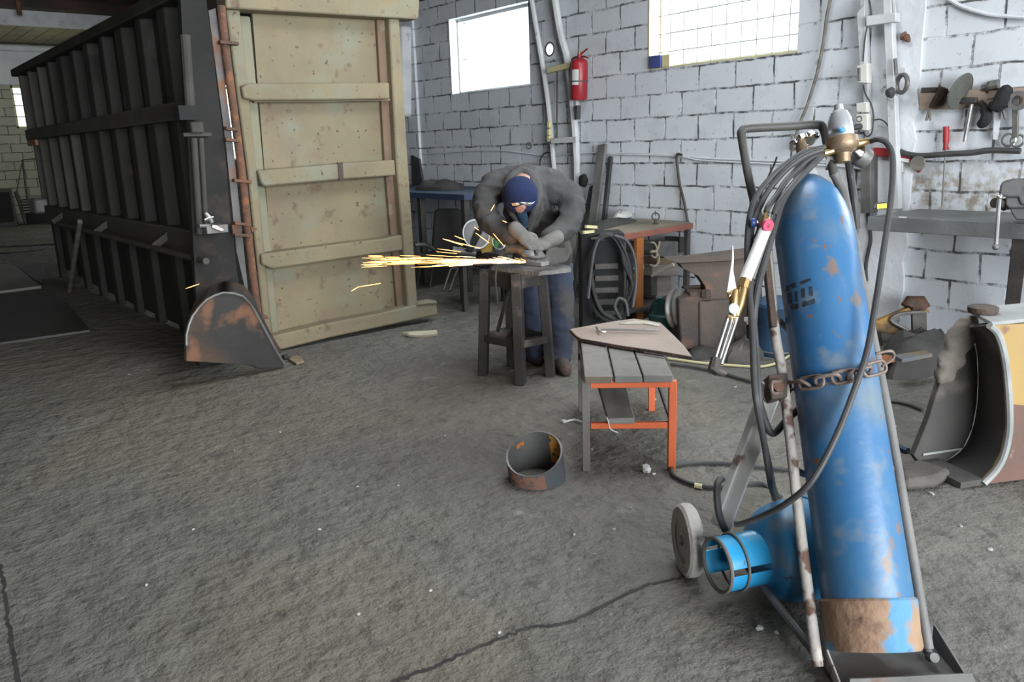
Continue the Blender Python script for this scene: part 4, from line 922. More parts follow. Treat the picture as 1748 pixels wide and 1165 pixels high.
# ================================================================== behind the worker
M['blue_table'] = pm('blue_table', (.045, .07, .13), (.035, .05, .09), 4, .6, .1, .1, 30)
z2 = XP(760, 317, WX-.04).z
bt = thing('blue_table', 'blue steel table against the block wall beside the tailgate', 'table', (WX-.4, XP(760, 317).y, 0))
q = [GP(x, y, z2) for x, y in ((690, 333), (818, 335))]
xa = GP(760, 331, z2).x; y_a, y_b = GP(822, 330, z2).y, XP(700, 317).y+.3
MB().lim((xa, y_a, z2-.055), (WX-.05, y_b, z2)).build('table_top', M['blue_table'], bt, bevel=.004)
for x in (xa+.05, WX-.12):
    for y in (y_a+.06, y_a+.8): MB().lim((x-.03, y-.03, 0), (x+.03, y+.03, z2-.05)).build('leg', M['dark_steel'], bt, bevel=.003)
def heap(name, pts, h, mat, label, cat, z, seed=0, amp=.5, n=5):
    """low crumpled pile over a ground outline pts"""
    c = sum(pts, V((0, 0, 0)))/len(pts); mb = MB(); vs = [c+V((0, 0, h))]; K = len(pts)*3; fs = []
    ring = spl(pts, 3, True)
    for j, (k, hh) in enumerate(((.35, .95), (.7, .7), (.92, .35), (1, 0))):
        for i, p in enumerate(ring):
            r_ = noise.noise(V((i*.5+seed, j*1.1, seed))); q = c.lerp(p, k*(1+.1*r_*(j < 3))); vs.append(V((q.x, q.y, z+h*hh*(1+amp*r_) if j < 3 else z)))
    K = len(ring)
    for i in range(K): fs.append((0, 1+i, 1+(i+1) % K))
    for j in range(3):
        for i in range(K): fs.append((1+j*K+i, 1+(j+1)*K+i, 1+(j+1)*K+(i+1) % K, 1+j*K+(i+1) % K))
    fs.append(tuple(1+3*K+i for i in range(K)))
    vs[0].z = z+h
    return tag(mb.add(vs, fs).build(name, mat), label, cat)
M['dark_cloth'] = pm('dark_cloth', (.055, .053, .05), (.035, .034, .032), 6, .95, 0, .3, 40)
M['grey_cloth'] = pm('grey_cloth', (.11, .1, .09), (.07, .065, .06), 5, .95, 0, .3, 40)
heap('tarpaulin', [V((min(p.x, WX-.07), p.y, z2)) for p in (GP(x, y, z2) for x, y in ((708, 325), (735, 326), (780, 326), (792, 320), (760, 318), (718, 321)))], .09, M['dark_cloth'], 'dark folded tarpaulin heaped on the blue table', 'tarpaulin', z2+.002)
tag(MB().prism(wp(((702, 265), (715, 272), (722, 316), (704, 316)), .06), (.03, 0, 0)).build('rubber_sheet', M['black_rubber'], bevel=.004), 'black sheet standing on the blue table against the wall corner', 'sheet')
# office chair
M['chair_cloth'] = pm('chair_cloth', (.045, .043, .042), (.033, .032, .031), 8, .95, 0, .3, 60)
ch = thing('office_chair', 'dark padded chair on tube legs beside the tailgate', 'chair', GP(750, 500))
tc_ = depth(GP(762, 502))+.1
mb = MB(); mb.prism([DP(x, y, tc_+.3) for x, y in ((742, 362), (750, 358), (785, 358), (792, 366), (790, 418), (776, 432), (745, 432), (738, 420))], V((.03, .06, .01)))
mb.build('backrest', M['chair_cloth'], ch, bevel=.02)
MB().prism([DP(x, y, t) for x, y, t in ((706, 432, tc_-.1), (742, 440, tc_-.12), (786, 436, tc_+.3), (735, 428, tc_+.4))], (0, 0, -.06)).build('seat', M['chair_cloth'], ch, bevel=.015)
MB().tube(spl([DP(708, 419, tc_-.05), DP(722, 418, tc_), DP(738, 424, tc_+.1), DP(748, 436, tc_+.2)], 4), .02, 8).build('armrest', M['grey_steel'], ch)
for dx in (0, 11):
    MB().tube(spl([DP(790+dx*.3, 462, tc_+.1), DP(772+dx, 458, tc_+.02), DP(765+dx, 472, tc_), GP(757+dx, 499)+V((0, 0, .02))], 5), .011, 8).build('leg', M['grey_steel'], ch)
for x in (708, 730):
    MB().tube([DP(x+10, 440, tc_+.2), GP(x+4, 492)+V((0, 0, .012))], .012, 8).build('leg', M['dark_steel'], ch)
# chop saw on a low dark stand
ts = 6.9
ss = thing('saw_stand', 'low dark stand carrying the yellow chop saw behind the work stand', 'stand', GP(825, 525))
tp = DP(825, 440, ts)
MB().box((tp.x, tp.y, tp.z-.02), (.44, .44, .03), rz=-.6).build('top', M['dark_steel'], ss, bevel=.004)
for i, j in ((-1, -1), (1, -1), (1, 1), (-1, 1)):
    d_ = Matrix.Rotation(-.6, 3, 'Z') @ V((i*.18, j*.18, 0)); MB().lim((tp.x+d_.x-.02, tp.y+d_.y-.02, 0), (tp.x+d_.x+.02, tp.y+d_.y+.02, tp.z-.03)).build('leg', M['dark_steel'], ss)
cs = thing('chop_saw', 'yellow and green chop saw with a pale wheel guard behind the work stand', 'saw', tp)
Q = lambda x, y, dt=0: DP(x, y, ts+dt)
MB().prism([Q(*p) for p in ((818, 420), (828, 394), (838, 392), (846, 400), (840, 432), (822, 434))], V((.05, .07, 0))).build('motor_housing', pm('saw_yellow', (.4, .26, .03), (.3, .2, .03), 5, .5), cs, bevel=.01)
MB().prism([Q(*p, -.02) for p in ((842, 400), (850, 398), (853, 410), (850, 425), (844, 428))], V((.05, .06, 0))).build('end_cap', pm('saw_green', (.05, .2, .05), (.04, .15, .04), 5, .5), cs, bevel=.008)
MB().lathe([(0, -.012), (.115, -.012), (.12, 0), (.115, .012), (0, .012)], Q(813, 400, -.05), (CR*.45-CF*.85+CU*.1), 28).build('wheel_guard', M['grey_steel'], cs)
MB().ring(Q(813, 400, -.06), (CR*.45-CF*.85+CU*.1), .122, .007, 28, 6).build('guard_rim', M['plaster_white'], cs)
MB().prism([Q(*p, -.1) for p in ((795, 428), (812, 392), (822, 388), (824, 396), (806, 432))], V((.03, .04, 0))).build('arm', M['void'], cs, bevel=.006)
MB().cyl(Q(772, 428, -.05), Q(812, 432, .0), .035, .03).build('motor', M['grey_steel'], cs)
MB().ring(Q(852, 413, -.06), (CR*.5-CF*.8), .065, .005, 24, 6).build('handle_loop', M['bright_steel'], cs)
MB().lim(Q(812, 439, .1)-V((.0, .0, .012)), Q(866, 432, -.1)).build('base', M['dark_steel'], cs)
# boards and bars leaning on the wall behind the welding bench
M['plank_grey'] = pm('plank_grey', (.17, .165, .16), (.11, .105, .1), 2, .8, 0, .2, 30, stretch=(4, 4, 1))
def lean(name, x0, y0, x1, y1, w_, th, mat, label, off0=.04, off1=.3, cat='board'):
    a = XP(x0, y0, WX-off0); b = XP(x1, y1, WX-off1); d_ = (b-a); b = a+d_*((a.z-.01)/(a.z-b.z))
    b.x = min(b.x, WX-.1); b.z = .01
    return tag(MB().beam(b, a, w_, th, up=(1, 0, 0)).build(name, mat, bevel=.004), label, cat)
lean('plank', 1029, 247, 1010, 400, .1, .03, M['plank_grey'], 'tallest grey plank leaning on the block wall behind the welding bench')
lean('steel_bar', 1042, 268, 1030, 390, .045, .03, M['black_rubber'], 'black flat bar leaning on the block wall beside the tallest plank', cat='bar')
lean('dark_board', 1012, 318, 996, 400, .07, .03, M['dark_cloth'], 'short dark board leaning on the wall between person and tallest plank', .06, .33)
lean('shovel_handle', 993, 300, 985, 400, .04, .03, M['wood_grey'], 'pale thin batten leaning on the wall above the bent back of the person', .08, .3)
a = XP(996, 308, WX-.12)
tag(MB().ball(a, .05, (.6, 1, 1.2), 14, 8, bump=.3).build('spade_grip', M['void']), 'dark round grip standing out beside the white rack rail', 'grip')
cable('wire_loop', ((924, 292), (922, 275), (930, 262), (942, 263), (946, 280), (944, 300)), .05, .008, 'dark_steel', 'dark loop of wire hanging on the rack rail above the person')

# welding bench with its red edged top
M['rust_red'] = pm('rust_red', (.2, .07, .05), (.14, .06, .045), 5, .75, 0, .15, 30)
M['orange_paint'] = pm('orange_paint', (.36, .115, .02), (.28, .1, .03), 3, .6, 0, .1, 30, [((.16, .08, .04), 8, .62, .08)])
z3 = XP(1180, 379, WX-.05).z
wbn = thing('welding_bench', 'welding bench with a worn wooden top and red front edge', 'bench', (5.0, 4.6, 0))
top = [GP(x, y, z3) for x, y in ((1064, 402), (1181, 383), (1180, 378), (1100, 371), (1030, 386), (1028, 392))]
for p in top: p.x = min(p.x, WX-.03)
MB().prism(top, (0, 0, -.02)).build('bench_top', pm('bench_wood', (.27, .235, .17), (.17, .15, .115), 3, .8, 0, .15, 30), wbn, bevel=.003)
pa, pb = GP(1064, 402, z3), GP(1181, 383, z3); ow = V((-CF.x, -CF.y, 0)).normalized()*.012
MB().beam(pa+ow-V((0, 0, .012)), pb+ow-V((0, 0, .012)), .022, .045).build('front_edge', M['rust_red'], wbn, bevel=.003)
dr = (pb-pa).normalized(); back = V((0, 0, 1)).cross(dr)
if back.dot(vd) < 0: back = -back
op = PP(1100, 402, pa, V((-back.x, -back.y, 0)))
MB().beam(V((op.x, op.y, .0))+back*.05, V((op.x, op.y, z3-.035))+back*.05, .085, .03, up=back).build('orange_post', M['orange_paint'], wbn, bevel=.003)
for s_, k in ((.02, .02), (.98, .03)):
    p = pa.lerp(pb, s_)+back*k; MB().beam(V((p.x, p.y, 0)), V((p.x, p.y, z3-.03)), .04, .04, up=back).build('leg', M['dark_steel'], wbn, bevel=.003)
pl3 = GP(1030, 390, z3)+back*.05; MB().beam(V((pl3.x, pl3.y, 0)), V((pl3.x, pl3.y, z3-.03)), .04, .04).build('leg', M['dark_steel'], wbn)
sh = [V((p.x, p.y, .10)) for p in (pa.lerp(pb, .03), pa.lerp(pb, .97), pa.lerp(pb, .97)+back*.3, pa.lerp(pb, .03)+back*.4)]
for p in sh: p.x = min(p.x, WX-.05)
MB().prism(sh, (0, 0, -.02)).build('shelf', M['dark_steel'], wbn)
# transformer boxes on its shelf
FB = lambda x, y, d=0: PP(x, y, pa+back*d, -back)
def fbox(mb, x0, y0, x1, y1, d0, d1):
    return mb.prism([FB(x0, y1, d0), FB(x1, y1, d0), FB(x1, y0, d0), FB(x0, y0, d0)], back*(d1-d0))
tr = thing('welding_transformer', 'open welding transformer with grey cores under the welding bench', 'transformer', FB(1135, 500, .2))
fbox(MB(), 1125, 412, 1158, 438, .12, .3).build('core', M['grey_steel'], tr, bevel=.004)
fbox(MB(), 1114, 452, 1157, 472, .1, .3).build('core', M['wood_grey'], tr, bevel=.004)
fbox(MB(), 1122, 440, 1150, 452, .15, .3).build('winding', M['dull_brass'], tr, bevel=.003)
fbox(MB(), 1120, 472, 1146, 512, .15, .28).build('column', M['wood_grey'], tr, bevel=.004)
fbox(MB(), 1112, 468, 1122, 505, .12, .25).build('column', M['dark_steel'], tr, bevel=.004)
fbox(MB(), 1160, 405, 1172, 432, .15, .3).build('terminal', M['dark_steel'], tr, bevel=.004)
M['cable_white'] = pm('cable_white', (.4, .37, .28), (.3, .27, .2), 8, .7)
for i, pts in enumerate((((1111, 414), (1118, 416), (1122, 428), (1119, 440), (1112, 436)), ((1113, 428), (1122, 432), (1125, 445), (1118, 455), (1110, 452)), ((1126, 412), (1123, 424), (1116, 430), (1110, 430)))):
    MB().tube(spl([FB(x, y, .1) for x, y in pts], 5), .008, 6).build('lead', M['cable_white'], tr)
for i, pts in enumerate((((1084, 437), (1092, 440), (1096, 452), (1090, 466), (1084, 470)), ((1086, 444), (1094, 446), (1098, 456), (1094, 468), (1086, 478)), ((1082, 452), (1090, 452), (1094, 462), (1088, 474), (1083, 482)), ((1082, 460), (1089, 444), (1096, 438)))):
    MB().tube(spl([FB(x, y, .06) for x, y in pts], 5), .007, 6).build('lead', M['cable_white'], tr)
fbox(MB(), 1078, 412, 1094, 432, .12, .25).build('clamp_block', M['dark_steel'], tr, bevel=.004)
fbox(MB(), 1079, 478, 1092, 512, .12, .25).build('clamp_block', M['dark_steel'], tr, bevel=.004)
# dark welding machine beside it
wm = thing('welding_machine', 'dark slatted welding machine standing under the draped cable coil', 'welding machine', GP(1036, 574))
tm_ = 5.62
WMp = lambda x, y, d=0: DP(x, y, tm_+d)
mb = MB()
bx0 = [WMp(x, y) for x, y in ((992, 398), (1066, 402))]; up0 = V((0, 0, 1))
ax1 = (bx0[1]-bx0[0]); ax1.z = 0; zt_ = bx0[0].z-.01; A = V((bx0[0].x, bx0[0].y, 0)); B = V((bx0[1].x, bx0[1].y, 0)); dd = V((vd.x, vd.y, 0))*.26
MB().prism([A+V((0, 0, .02)), B+V((0, 0, .02)), B+dd+V((0, 0, .02)), A+dd+V((0, 0, .02))], (0, 0, zt_-.02)).build('casing', M['void'], wm, bevel=.006)
for k in range(6):
    z_ = .08+k*.085; MB().beam(A.lerp(B, .3)+V((0, 0, z_))-vd*.015, A.lerp(B, .85)+V((0, 0, z_))-vd*.015, .03, .04).build('slat', M['dark_steel'], wm, bevel=.004)
MB().beam(A.lerp(B, .62)+V((0, 0, .13))-vd*.03, A.lerp(B, .76)+V((0, 0, .12))-vd*.03, .02, .05).build('red_terminal', M['rust_red'], wm)
MB().tube([WMp(1009, 408, -.06), WMp(1030, 408, -.05)], [.006, .022], 10).build('cable_hook', M['dark_steel'], wm)
M['coil_black'] = pm('coil_black', (.018, .018, .018), (.032, .032, .032), 8, .6, bump=.05)
wc = thing('cable_coil', 'coil of thick black welding cables draped over the welding machine', 'cable coil', WMp(1040, 540, -.1))
random.seed(3)
for i in range(6):
    j = lambda s_: random.uniform(-s_, s_)
    P = [(1022+j(3), 408+j(2)), (1040+j(4), 401+j(2)), (1058+j(4), 418+j(4)), (1070+j(5), 450), (1076+j(6), 490), (1068+j(6), 528+j(6)), (1046+j(6), 545+j(5)), (1022+j(5), 530+j(6)), (1010+j(5), 490), (1010+j(5), 450), (1016+j(3), 420)]
    MB().tube(spl([WMp(x, y, -.08+i*.008+j(.02)) for x, y in P], 5, True), .011, 7, True).build('loop', M['coil_black'], wc)
for P in (((1050, 403), (1070, 412), (1083, 440), (1086, 480), (1080, 525)), ((1022, 408), (1014, 430), (1008, 470), (1004, 510)), ((1060, 545), (1050, 525), (1056, 510), (1068, 516), (1072, 540))):
    MB().tube(spl([WMp(x, y, -.11) for x, y in P], 6), .012, 7).build('cable_end', M['hose'], wc)
heap('work_cloth', [GP(x, y, z3) for x, y in ((1006, 391), (1030, 392), (1060, 385), (1088, 378), (1060, 378), (1030, 383))], .05, M['dark_cloth'], 'dark oily cloth spread on the welding bench corner', 'cloth', z3+.002, 3)
heap('paper_sheet', [GP(x, y, z3) for x, y in ((1046, 381), (1068, 379), (1080, 373), (1060, 370), (1050, 373))], .05, M['paper'], 'crumpled white paper on the welding bench near the planks', 'paper', z3+.03, 5)
hp = GP(1119, 383, z3); hk = thing('spool_holder', 'small dark wire hoop on the welding bench top', 'hoop', hp)
MB().lathe([(0, 0), (.025, 0), (.012, .012), (.01, .045), (0, .045)], hp+V((0, 0, .001)), (0, 0, 1), 14).build('foot', M['dark_steel'], hk)
MB().ring(hp+V((0, 0, .062)), (-.6, -.7, .3), .03, .006, 18, 6).build('hoop', M['dark_steel'], hk); MB().tube([hp+V((0, 0, .07)), hp+V((-.003, 0, .11))], .004, 6).build('pin', M['dark_steel'], hk)
for (p0, p1, lb) in (((996, 397), (1013, 395), 'short yellow batten on the welding machine, the one against the person'), ((1000, 387), (1018, 388), 'short yellow batten on the welding machine, the one against the cloth')):
    a, b = WMp(*p0, -.02), WMp(*p1, .05); tag(MB().beam(a, b, .02, .02).build('batten', M['yellow_paint']), lb, 'batten')
# rusty machine block
M['machine'] = pm('machine', (.1, .075, .06), (.065, .055, .048), 5, .85, 0, .35, 40, [((.17, .085, .055), 5, .58, .1)])
rm = thing('rusty_machine', 'heavy rusted machine block with a plate top standing at the wall', 'machine', GP(1215, 600))
t_r = depth(GP(1215, 598))
RMp = lambda x, y, d=0: DP(x, y, t_r+d)
dv_ = V((vd.x, vd.y, 0))*.35
MB().prism([RMp(*p) for p in ((1140, 444), (1180, 442), (1286, 429), (1300, 432), (1300, 437), (1245, 446), (1160, 450))], dv_*.5).build('top_plate', M['machine'], rm, bevel=.004)
MB().prism([RMp(*p, .03) for p in ((1160, 450), (1245, 446), (1300, 437), (1302, 520), (1196, 520), (1206, 506), (1204, 490), (1192, 472), (1172, 462), (1166, 460))], dv_*.42).build('column', M['machine'], rm, bevel=.006)
for pts, dz in ((((1158, 510), (1194, 506), (1196, 600), (1162, 598)), -.02), (((1194, 516), (1250, 512), (1256, 601), (1194, 602)), -.04), (((1250, 520), (1276, 516), (1276, 600), (1254, 602)), 0)):
    P = [RMp(*p, dz) for p in pts]
    for p in P: p.z = max(p.z, .003)
    MB().prism(P, dv_*.9).build('base_block', M['machine'] if dz == -.04 else M['rust_dark'], rm, bevel=.012)
nt = RMp(1205, 502, -.02); MB().lathe([(0, 0), (.035, 0), (.035, .045), (0, .045)], nt-V((0, 0, .02)), (0, 0, 1), 6, wob=1).build('nut', M['rust_dark'], rm, bevel=.003)
MB().prism([RMp(1178, 500, -.0), RMp(1215, 498, -.0), RMp(1215, 520, 0), RMp(1178, 520, 0)], dv_*.8).build('saddle', M['rust_dark'], rm, bevel=.01)
tag(MB().tube([RMp(1112, 472, .1), RMp(1130, 462, .05), RMp(1150, 452, -.02)], [.008, .014, .014], 8).build('pale_rod', M['wood_grey']), 'pale rod sticking out from under the rusted plate top', 'rod')
pw = thing('pulley_wheel', 'grey pulley wheel standing beside the rusted machine block', 'wheel', GP(1150, 560))
MB().lathe([(.03, -.03), (.11, -.03), (.135, -.03), (.135, -.02), (.12, -.005), (.12, .005), (.135, .02), (.135, .03), (.11, .03), (.03, .03)], RMp(1158, 527, .12), (CR*.75-CF*.6), 30, wob=1).build('rim', M['grey_steel'], pw)
MB().cyl(RMp(1150, 527, .08), RMp(1168, 526, .2), .03).build('hub', M['dark_steel'], pw)
MB().beam(V((*RMp(1160, 540, .14).xy, 0)), RMp(1160, 528, .13), .06, .05).build('foot', M['dark_steel'], pw)
# green gas bottle
M['green_paint'] = pm('green_paint', (.02, .07, .065), (.016, .045, .045), 5, .5, .1, .1, 30, [((.06, .045, .03), 8, .63, .08)])
gp = GP(1136, 580)+vd*.1; gbt = thing('gas_bottle', 'small dark green gas bottle with a slotted collar by the rusted machine', 'gas bottle', gp)
H_ = DP(1136, 512, depth(gp)).z
MB().lathe([(0, .0), (.08, 0), (.1, .03), (.1, H_*.62), (.07, H_*.74), (0, H_*.76)], gp, (0, 0, 1), 28).build('tank', M['green_paint'], gbt)
mb = MB()
for i in range(10):
    a0, a1 = i*PI/5+.12+2.2, (i+1)*PI/5+2.2-(.12 if i % 3 == 0 else -.12)
    for k in range(3):
        b0, b1 = a0+(a1-a0)*k/3, a0+(a1-a0)*(k+1)/3
        hh = H_*(1 if i % 3 else .93)
        P = [gp+V((math.cos(b)*r, math.sin(b)*r, z_)) for r in (.082, .087) for b in (b0, b1) for z_ in (H_*.6, hh)]
        mb.add(P, [(0, 1, 3, 2), (4, 6, 7, 5), (1, 5, 7, 3), (0, 2, 6, 4), (0, 4, 5, 1), (2, 3, 7, 6)])
mb.build('collar', M['green_paint'], gbt)
MB().tube([gp+V((0, 0, H_*.75)), gp+V((-.015, .01, H_*1.0)), gp+V((-.02, .01, H_*1.12))], [.014, .018, .02], 10).build('valve', pm('teal', (.03, .13, .12), (.02, .09, .085), 6, .5), gbt)
# blue drum, black bracket, rags and cords by the cart
bp_ = GP(1335, 612)+vd*.14; bd = thing('blue_drum', 'dark blue steel drum standing behind the gas cart', 'drum', bp_)
MB().lathe([(0, 0), (.13, 0), (.135, .012), (.13, .03), (.13, .3), (.135, .31), (.13, .33), (.09, .36), (0, .37)], bp_, (0, 0, 1), 32).build('shell', pm('drum_blue', (.02, .06, .12), (.015, .04, .08), 5, .6, 0, .15, 30), bd)
MB().ring(bp_+V((0, 0, .03)), (0, 0, 1), .134, .006, 32, 6).build('rim', M['grey_steel'], bd)
hb = GP(1278, 600)+vd*.12; bbx = thing('black_bracket', 'black upright bracket with a pale label behind the cutting torch', 'bracket', hb)
MB().beam(V((hb.x, hb.y, 0)), DP(1278, 500, depth(hb)), .08, .06).build('upright', M['void'], bbx, bevel=.004)
MB().box(DP(1274, 548, depth(hb)-.05), (.035, .02, .05), rz=-.7).build('label_plate', M['paper'], bbx, bevel=.002)
heap('rag_heap', [GP(x, y) for x, y in ((1236, 618), (1262, 624), (1295, 618), (1304, 606), (1280, 592), (1250, 596))], .1, M['grey_cloth'], 'grey rags heaped on the floor behind the cutting torch', 'rags', .001, 7)
heap('soot_heap', [GP(x, y) for x, y in ((1180, 616), (1215, 613), (1232, 604), (1200, 596), (1175, 602))], .05, M['dark_cloth'], 'low dark scrap heap on the floor before the rusted machine', 'scrap', .001, 9)
tag(MB().tube(spl([GP(x, y, .012) for x, y in ((1140, 612), (1200, 620), (1250, 624), (1300, 626), (1330, 618), (1352, 604))], 5), .008, 6).build('yellow_rope', M['yellow_paint']), 'thin yellow cord on the floor behind the plank bench', 'cord')
tag(MB().tube(spl([GP(x, y, .014) for x, y in ((1145, 622), (1190, 628), (1240, 640), (1300, 655), (1340, 648))], 5), .01, 6).build('dark_rope', M['black_rubber']), 'dark cord on the floor running behind the cutting torch', 'cord')
# yellow bracket frame and scrap at the foot of the pilaster
yf = thing('yellow_bracket', 'rusty yellow triangular steel bracket leaning at the foot of the white wall', 'bracket', GP(1540, 610))
t_y = depth(GP(1540, 600))+.15
YFp = lambda x, y, d=0: DP(x, y, t_y+d)
M['yellow_rust'] = pm('yellow_rust', (.33, .2, .05), (.25, .14, .05), 4, .8, 0, .3, 30, [((.11, .075, .05), 5, .5, .1)])
MB().prism([YFp(*p) for p in ((1488, 552), (1550, 526), (1586, 530), (1588, 534), (1552, 533), (1522, 548), (1530, 556), (1572, 575), (1552, 576), (1488, 564))], vd*.04).build('arm', M['yellow_rust'], yf, bevel=.004)
MB().tube([YFp(1549, 524, -.0), YFp(1552, 518, 0), YFp(1572, 518, 0), YFp(1578, 527, 0)], [.04, .05, .05, .04], 12).build('boss', M['rust_dark'], yf)
MB().tube(spl([YFp(x, y, -.02) for x, y in ((1578, 533), (1540, 536), (1521, 547), (1545, 562), (1580, 580), (1600, 588))], 4), .012, 8).build('edge_bead', M['grey_steel'], yf)
MB().beam(YFp(1568, 534, .04), V((*YFp(1568, 600, .04).xy, 0)), .09, .03).build('leg', M['dark_steel'], yf, bevel=.004)
MB().beam(YFp(1500, 568, .03), V((*YFp(1502, 612, .03).xy, 0)), .02, .02).build('leg', M['dark_steel'], yf)
heap('scrap_heap', [GP(x, y) for x, y in ((1500, 640), (1540, 650), (1600, 640), (1640, 610), (1600, 585), (1540, 590), (1505, 605))], .16, M['dark_cloth'], 'dark scrap iron heap on the floor before the yellow bracket', 'scrap', .001, 12)
tag(MB().prism([GP(x, y, .17) for x, y in ((1525, 606), (1580, 598), (1592, 604), (1540, 614))], (0, 0, -.02)).build('steel_offcut', pm('offcut', (.13, .15, .17), (.2, .15, .09), 4, .6, .2), bevel=.002), 'bluish steel offcut lying on the dark scrap heap', 'offcut')
tag(MB().beam(GP(1490, 618, .1), GP(1520, 612, .1), .06, .03).build('orange_lug', pm('orange_lug', (.4, .17, .06), (.3, .12, .05), 6, .7)), 'orange steel lug on the floor behind the end of the chain', 'lug')

# ================================================================== plank bench with the steel plate
M['bench_orange'] = pm('bench_orange', (.62, .13, .045), (.5, .105, .04), 4, .5, 0, .05, 30, [((.2, .09, .06), 12, .66, .05)])
M['bench_grey'] = pm('bench_grey', (.16, .148, .138), (.13, .12, .11), 5, .7, .1, .1, 40, [((.15, .08, .06), 6, .6, .1)])
M['plank'] = pm('plank', (.2, .19, .175), (.125, .12, .112), 3.5, .8, 0, .2, 30, [((.045, .043, .04), 2.4, .6, .08), ((.25, .19, .14), 8, .66, .06)])
M['plank_end'] = pm('plank_end', (.2, .155, .1), (.1, .09, .08), 8, .8, 0, .2, 40)
FL, FR = GP(1001, 803), GP(1146, 802)
e1 = (FR-FL); bwid = e1.length; e1.normalize(); e2 = V((-e1.y, e1.x, 0)); bdep = .80
BH = .392
B3 = lambda u, v, z: FL+e1*u+e2*v+V((0, 0, z))
pb_ = thing('plank_bench', 'low bench of three planks on an orange and grey steel frame', 'bench', B3(bwid/2, bdep/2, 0))
LG = .032
def leg(u, v, mat, h=BH): MB().beam(B3(u, v, 0), B3(u, v, h), LG, LG, up=e2).build('leg', M[mat], pb_, bevel=.002)
leg(0, 0, 'bench_grey', BH); leg(bwid, 0, 'bench_orange'); leg(0, bdep-.02, 'bench_grey', BH); leg(bwid, bdep-.02, 'bench_orange')
def bar(a, b, mat, h=.026, w_=.02): MB().beam(a, b, w_, h).build('rail', M[mat], pb_, bevel=.002)
bar(B3(.02, -.005, BH-.013), B3(bwid, -.005, BH-.013), 'bench_orange', .026); bar(B3(.02, 0, .2), B3(bwid-.015, 0, .2), 'bench_orange', .026)
bar(B3(.0, bdep-.02, BH-.013), B3(bwid, bdep-.02, BH-.013), 'bench_orange'); bar(B3(0, 0, BH-.013), B3(0, bdep, BH-.013), 'bench_grey'); bar(B3(bwid, 0, BH-.013), B3(bwid, bdep, BH-.013), 'bench_grey')
bar(B3(0, bdep-.02, .3), B3(0, .02, .2), 'bench_grey', .03, .012); bar(B3(bwid, .02, .2), B3(bwid, bdep-.02, .24), 'bench_grey', .02, .012)
bar(B3(-.01, bdep-.02, .22), B3(.1, bdep-.02, .22), 'bench_orange')
for k, (u0, u1) in enumerate(((-.005, .108), (.118, .228), (.234, .352))):
    mb = MB(); a, b = B3(u0, -.035, BH+.001), B3(u1, bdep+.02, BH+.03)
    mb.prism([B3(u0, -.035, BH+.001), B3(u1, -.035, BH+.001), B3(u1, bdep+.02, BH+.001), B3(u0, bdep+.02, BH+.001)], (0, 0, .031))
    o = mb.build('plank', M['plank'], pb_, bevel=.004)
for k, (u0, u1) in enumerate(((.0, .105),)):
    MB().prism([B3(u0, -.0365, BH+.003), B3(u1, -.0365, BH+.003), B3(u1, -.0365, BH+.029), B3(u0, -.0365, BH+.029)], e2*.003).build('plank_end', M['plank_end'], pb_)
MB().prism([B3(.09, -.03, .215), B3(.2, -.03, .215), B3(.2, .5, .216), B3(.06, .7, .216)], (0, 0, .025)).build('shelf_plank', M['plank'], pb_, bevel=.004)
tag(MB().tube(spl([B3(.085, -.03, .246), B3(.09, -.045, .235), B3(.1, -.045, .2), B3(.13, -.05, .185)], 4), .0025, 5).build('string_end', M['paper']), 'white bit of string hanging over the lower plank of the bench', 'string')
zp = BH+.035
M['rust_plate'] = pm('rust_plate', (.34, .275, .235), (.26, .21, .18), 2.6, .85, 0, .2, 30, [((.36, .33, .28), 5, .66, .08)])
pl6 = [GP(x, y, zp+.02) for x, y in ((972, 562), (984, 574), (992, 578), (1060, 590), (1130, 600), (1182, 609), (1168, 590), (1150, 572), (1128, 551), (1106, 547), (1082, 544), (1050, 548), (1010, 555))]
sp6 = tag(MB().prism(pl6, (0, 0, -.018)).build('rusty_plate', M['rust_plate'], bevel=.004), 'thick pale brown rusty steel plate lying across the plank bench', 'plate')
sp6.data.materials.append(M['rust_dark'])
for p in sp6.data.polygons:
    if abs(p.normal.z) < .5: p.material_index = 1
mb = MB(); mb.prism([GP(x, y, zp+.026) for x, y in ((1056, 552), (1085, 547.5), (1108, 549), (1127, 554), (1122, 556), (1098, 552), (1070, 553))], (0, 0, -.005))
tag(mb.build('chalk_smear', pm('chalk_smear', (.5, .48, .4), (.36, .33, .28), 20, .9, bump=.5, bscale=60), bevel=.001), 'crust of pale slag along the far edge of the rusty plate', 'slag')
rp = [GP(x, y, zp+.034) for x, y in ((1026, 563), (1075, 563.5), (1110, 565), (1126, 564.5))]
rod = thing('slag_hammer', 'thin steel hook rod lying on the rusty plate of the plank bench', 'rod', rp[0])
MB().tube(rp, [.005, .006, .006, .003], 8).build('shaft', M['bright_steel'], rod)
MB().tube(spl([GP(x, y, zp+.034) for x, y in ((1018, 559), (1021, 563), (1024, 567), (1034, 567))], 4), .005, 8).build('hook', M['bright_steel'], rod)
tag(MB().tube([GP(1099, 602, zp+.008), GP(1134, 608, zp+.008)], .005, 6).build('electrode', M['dark_steel']), 'thin dark rod on the bench planks in front of the rusty plate', 'rod')
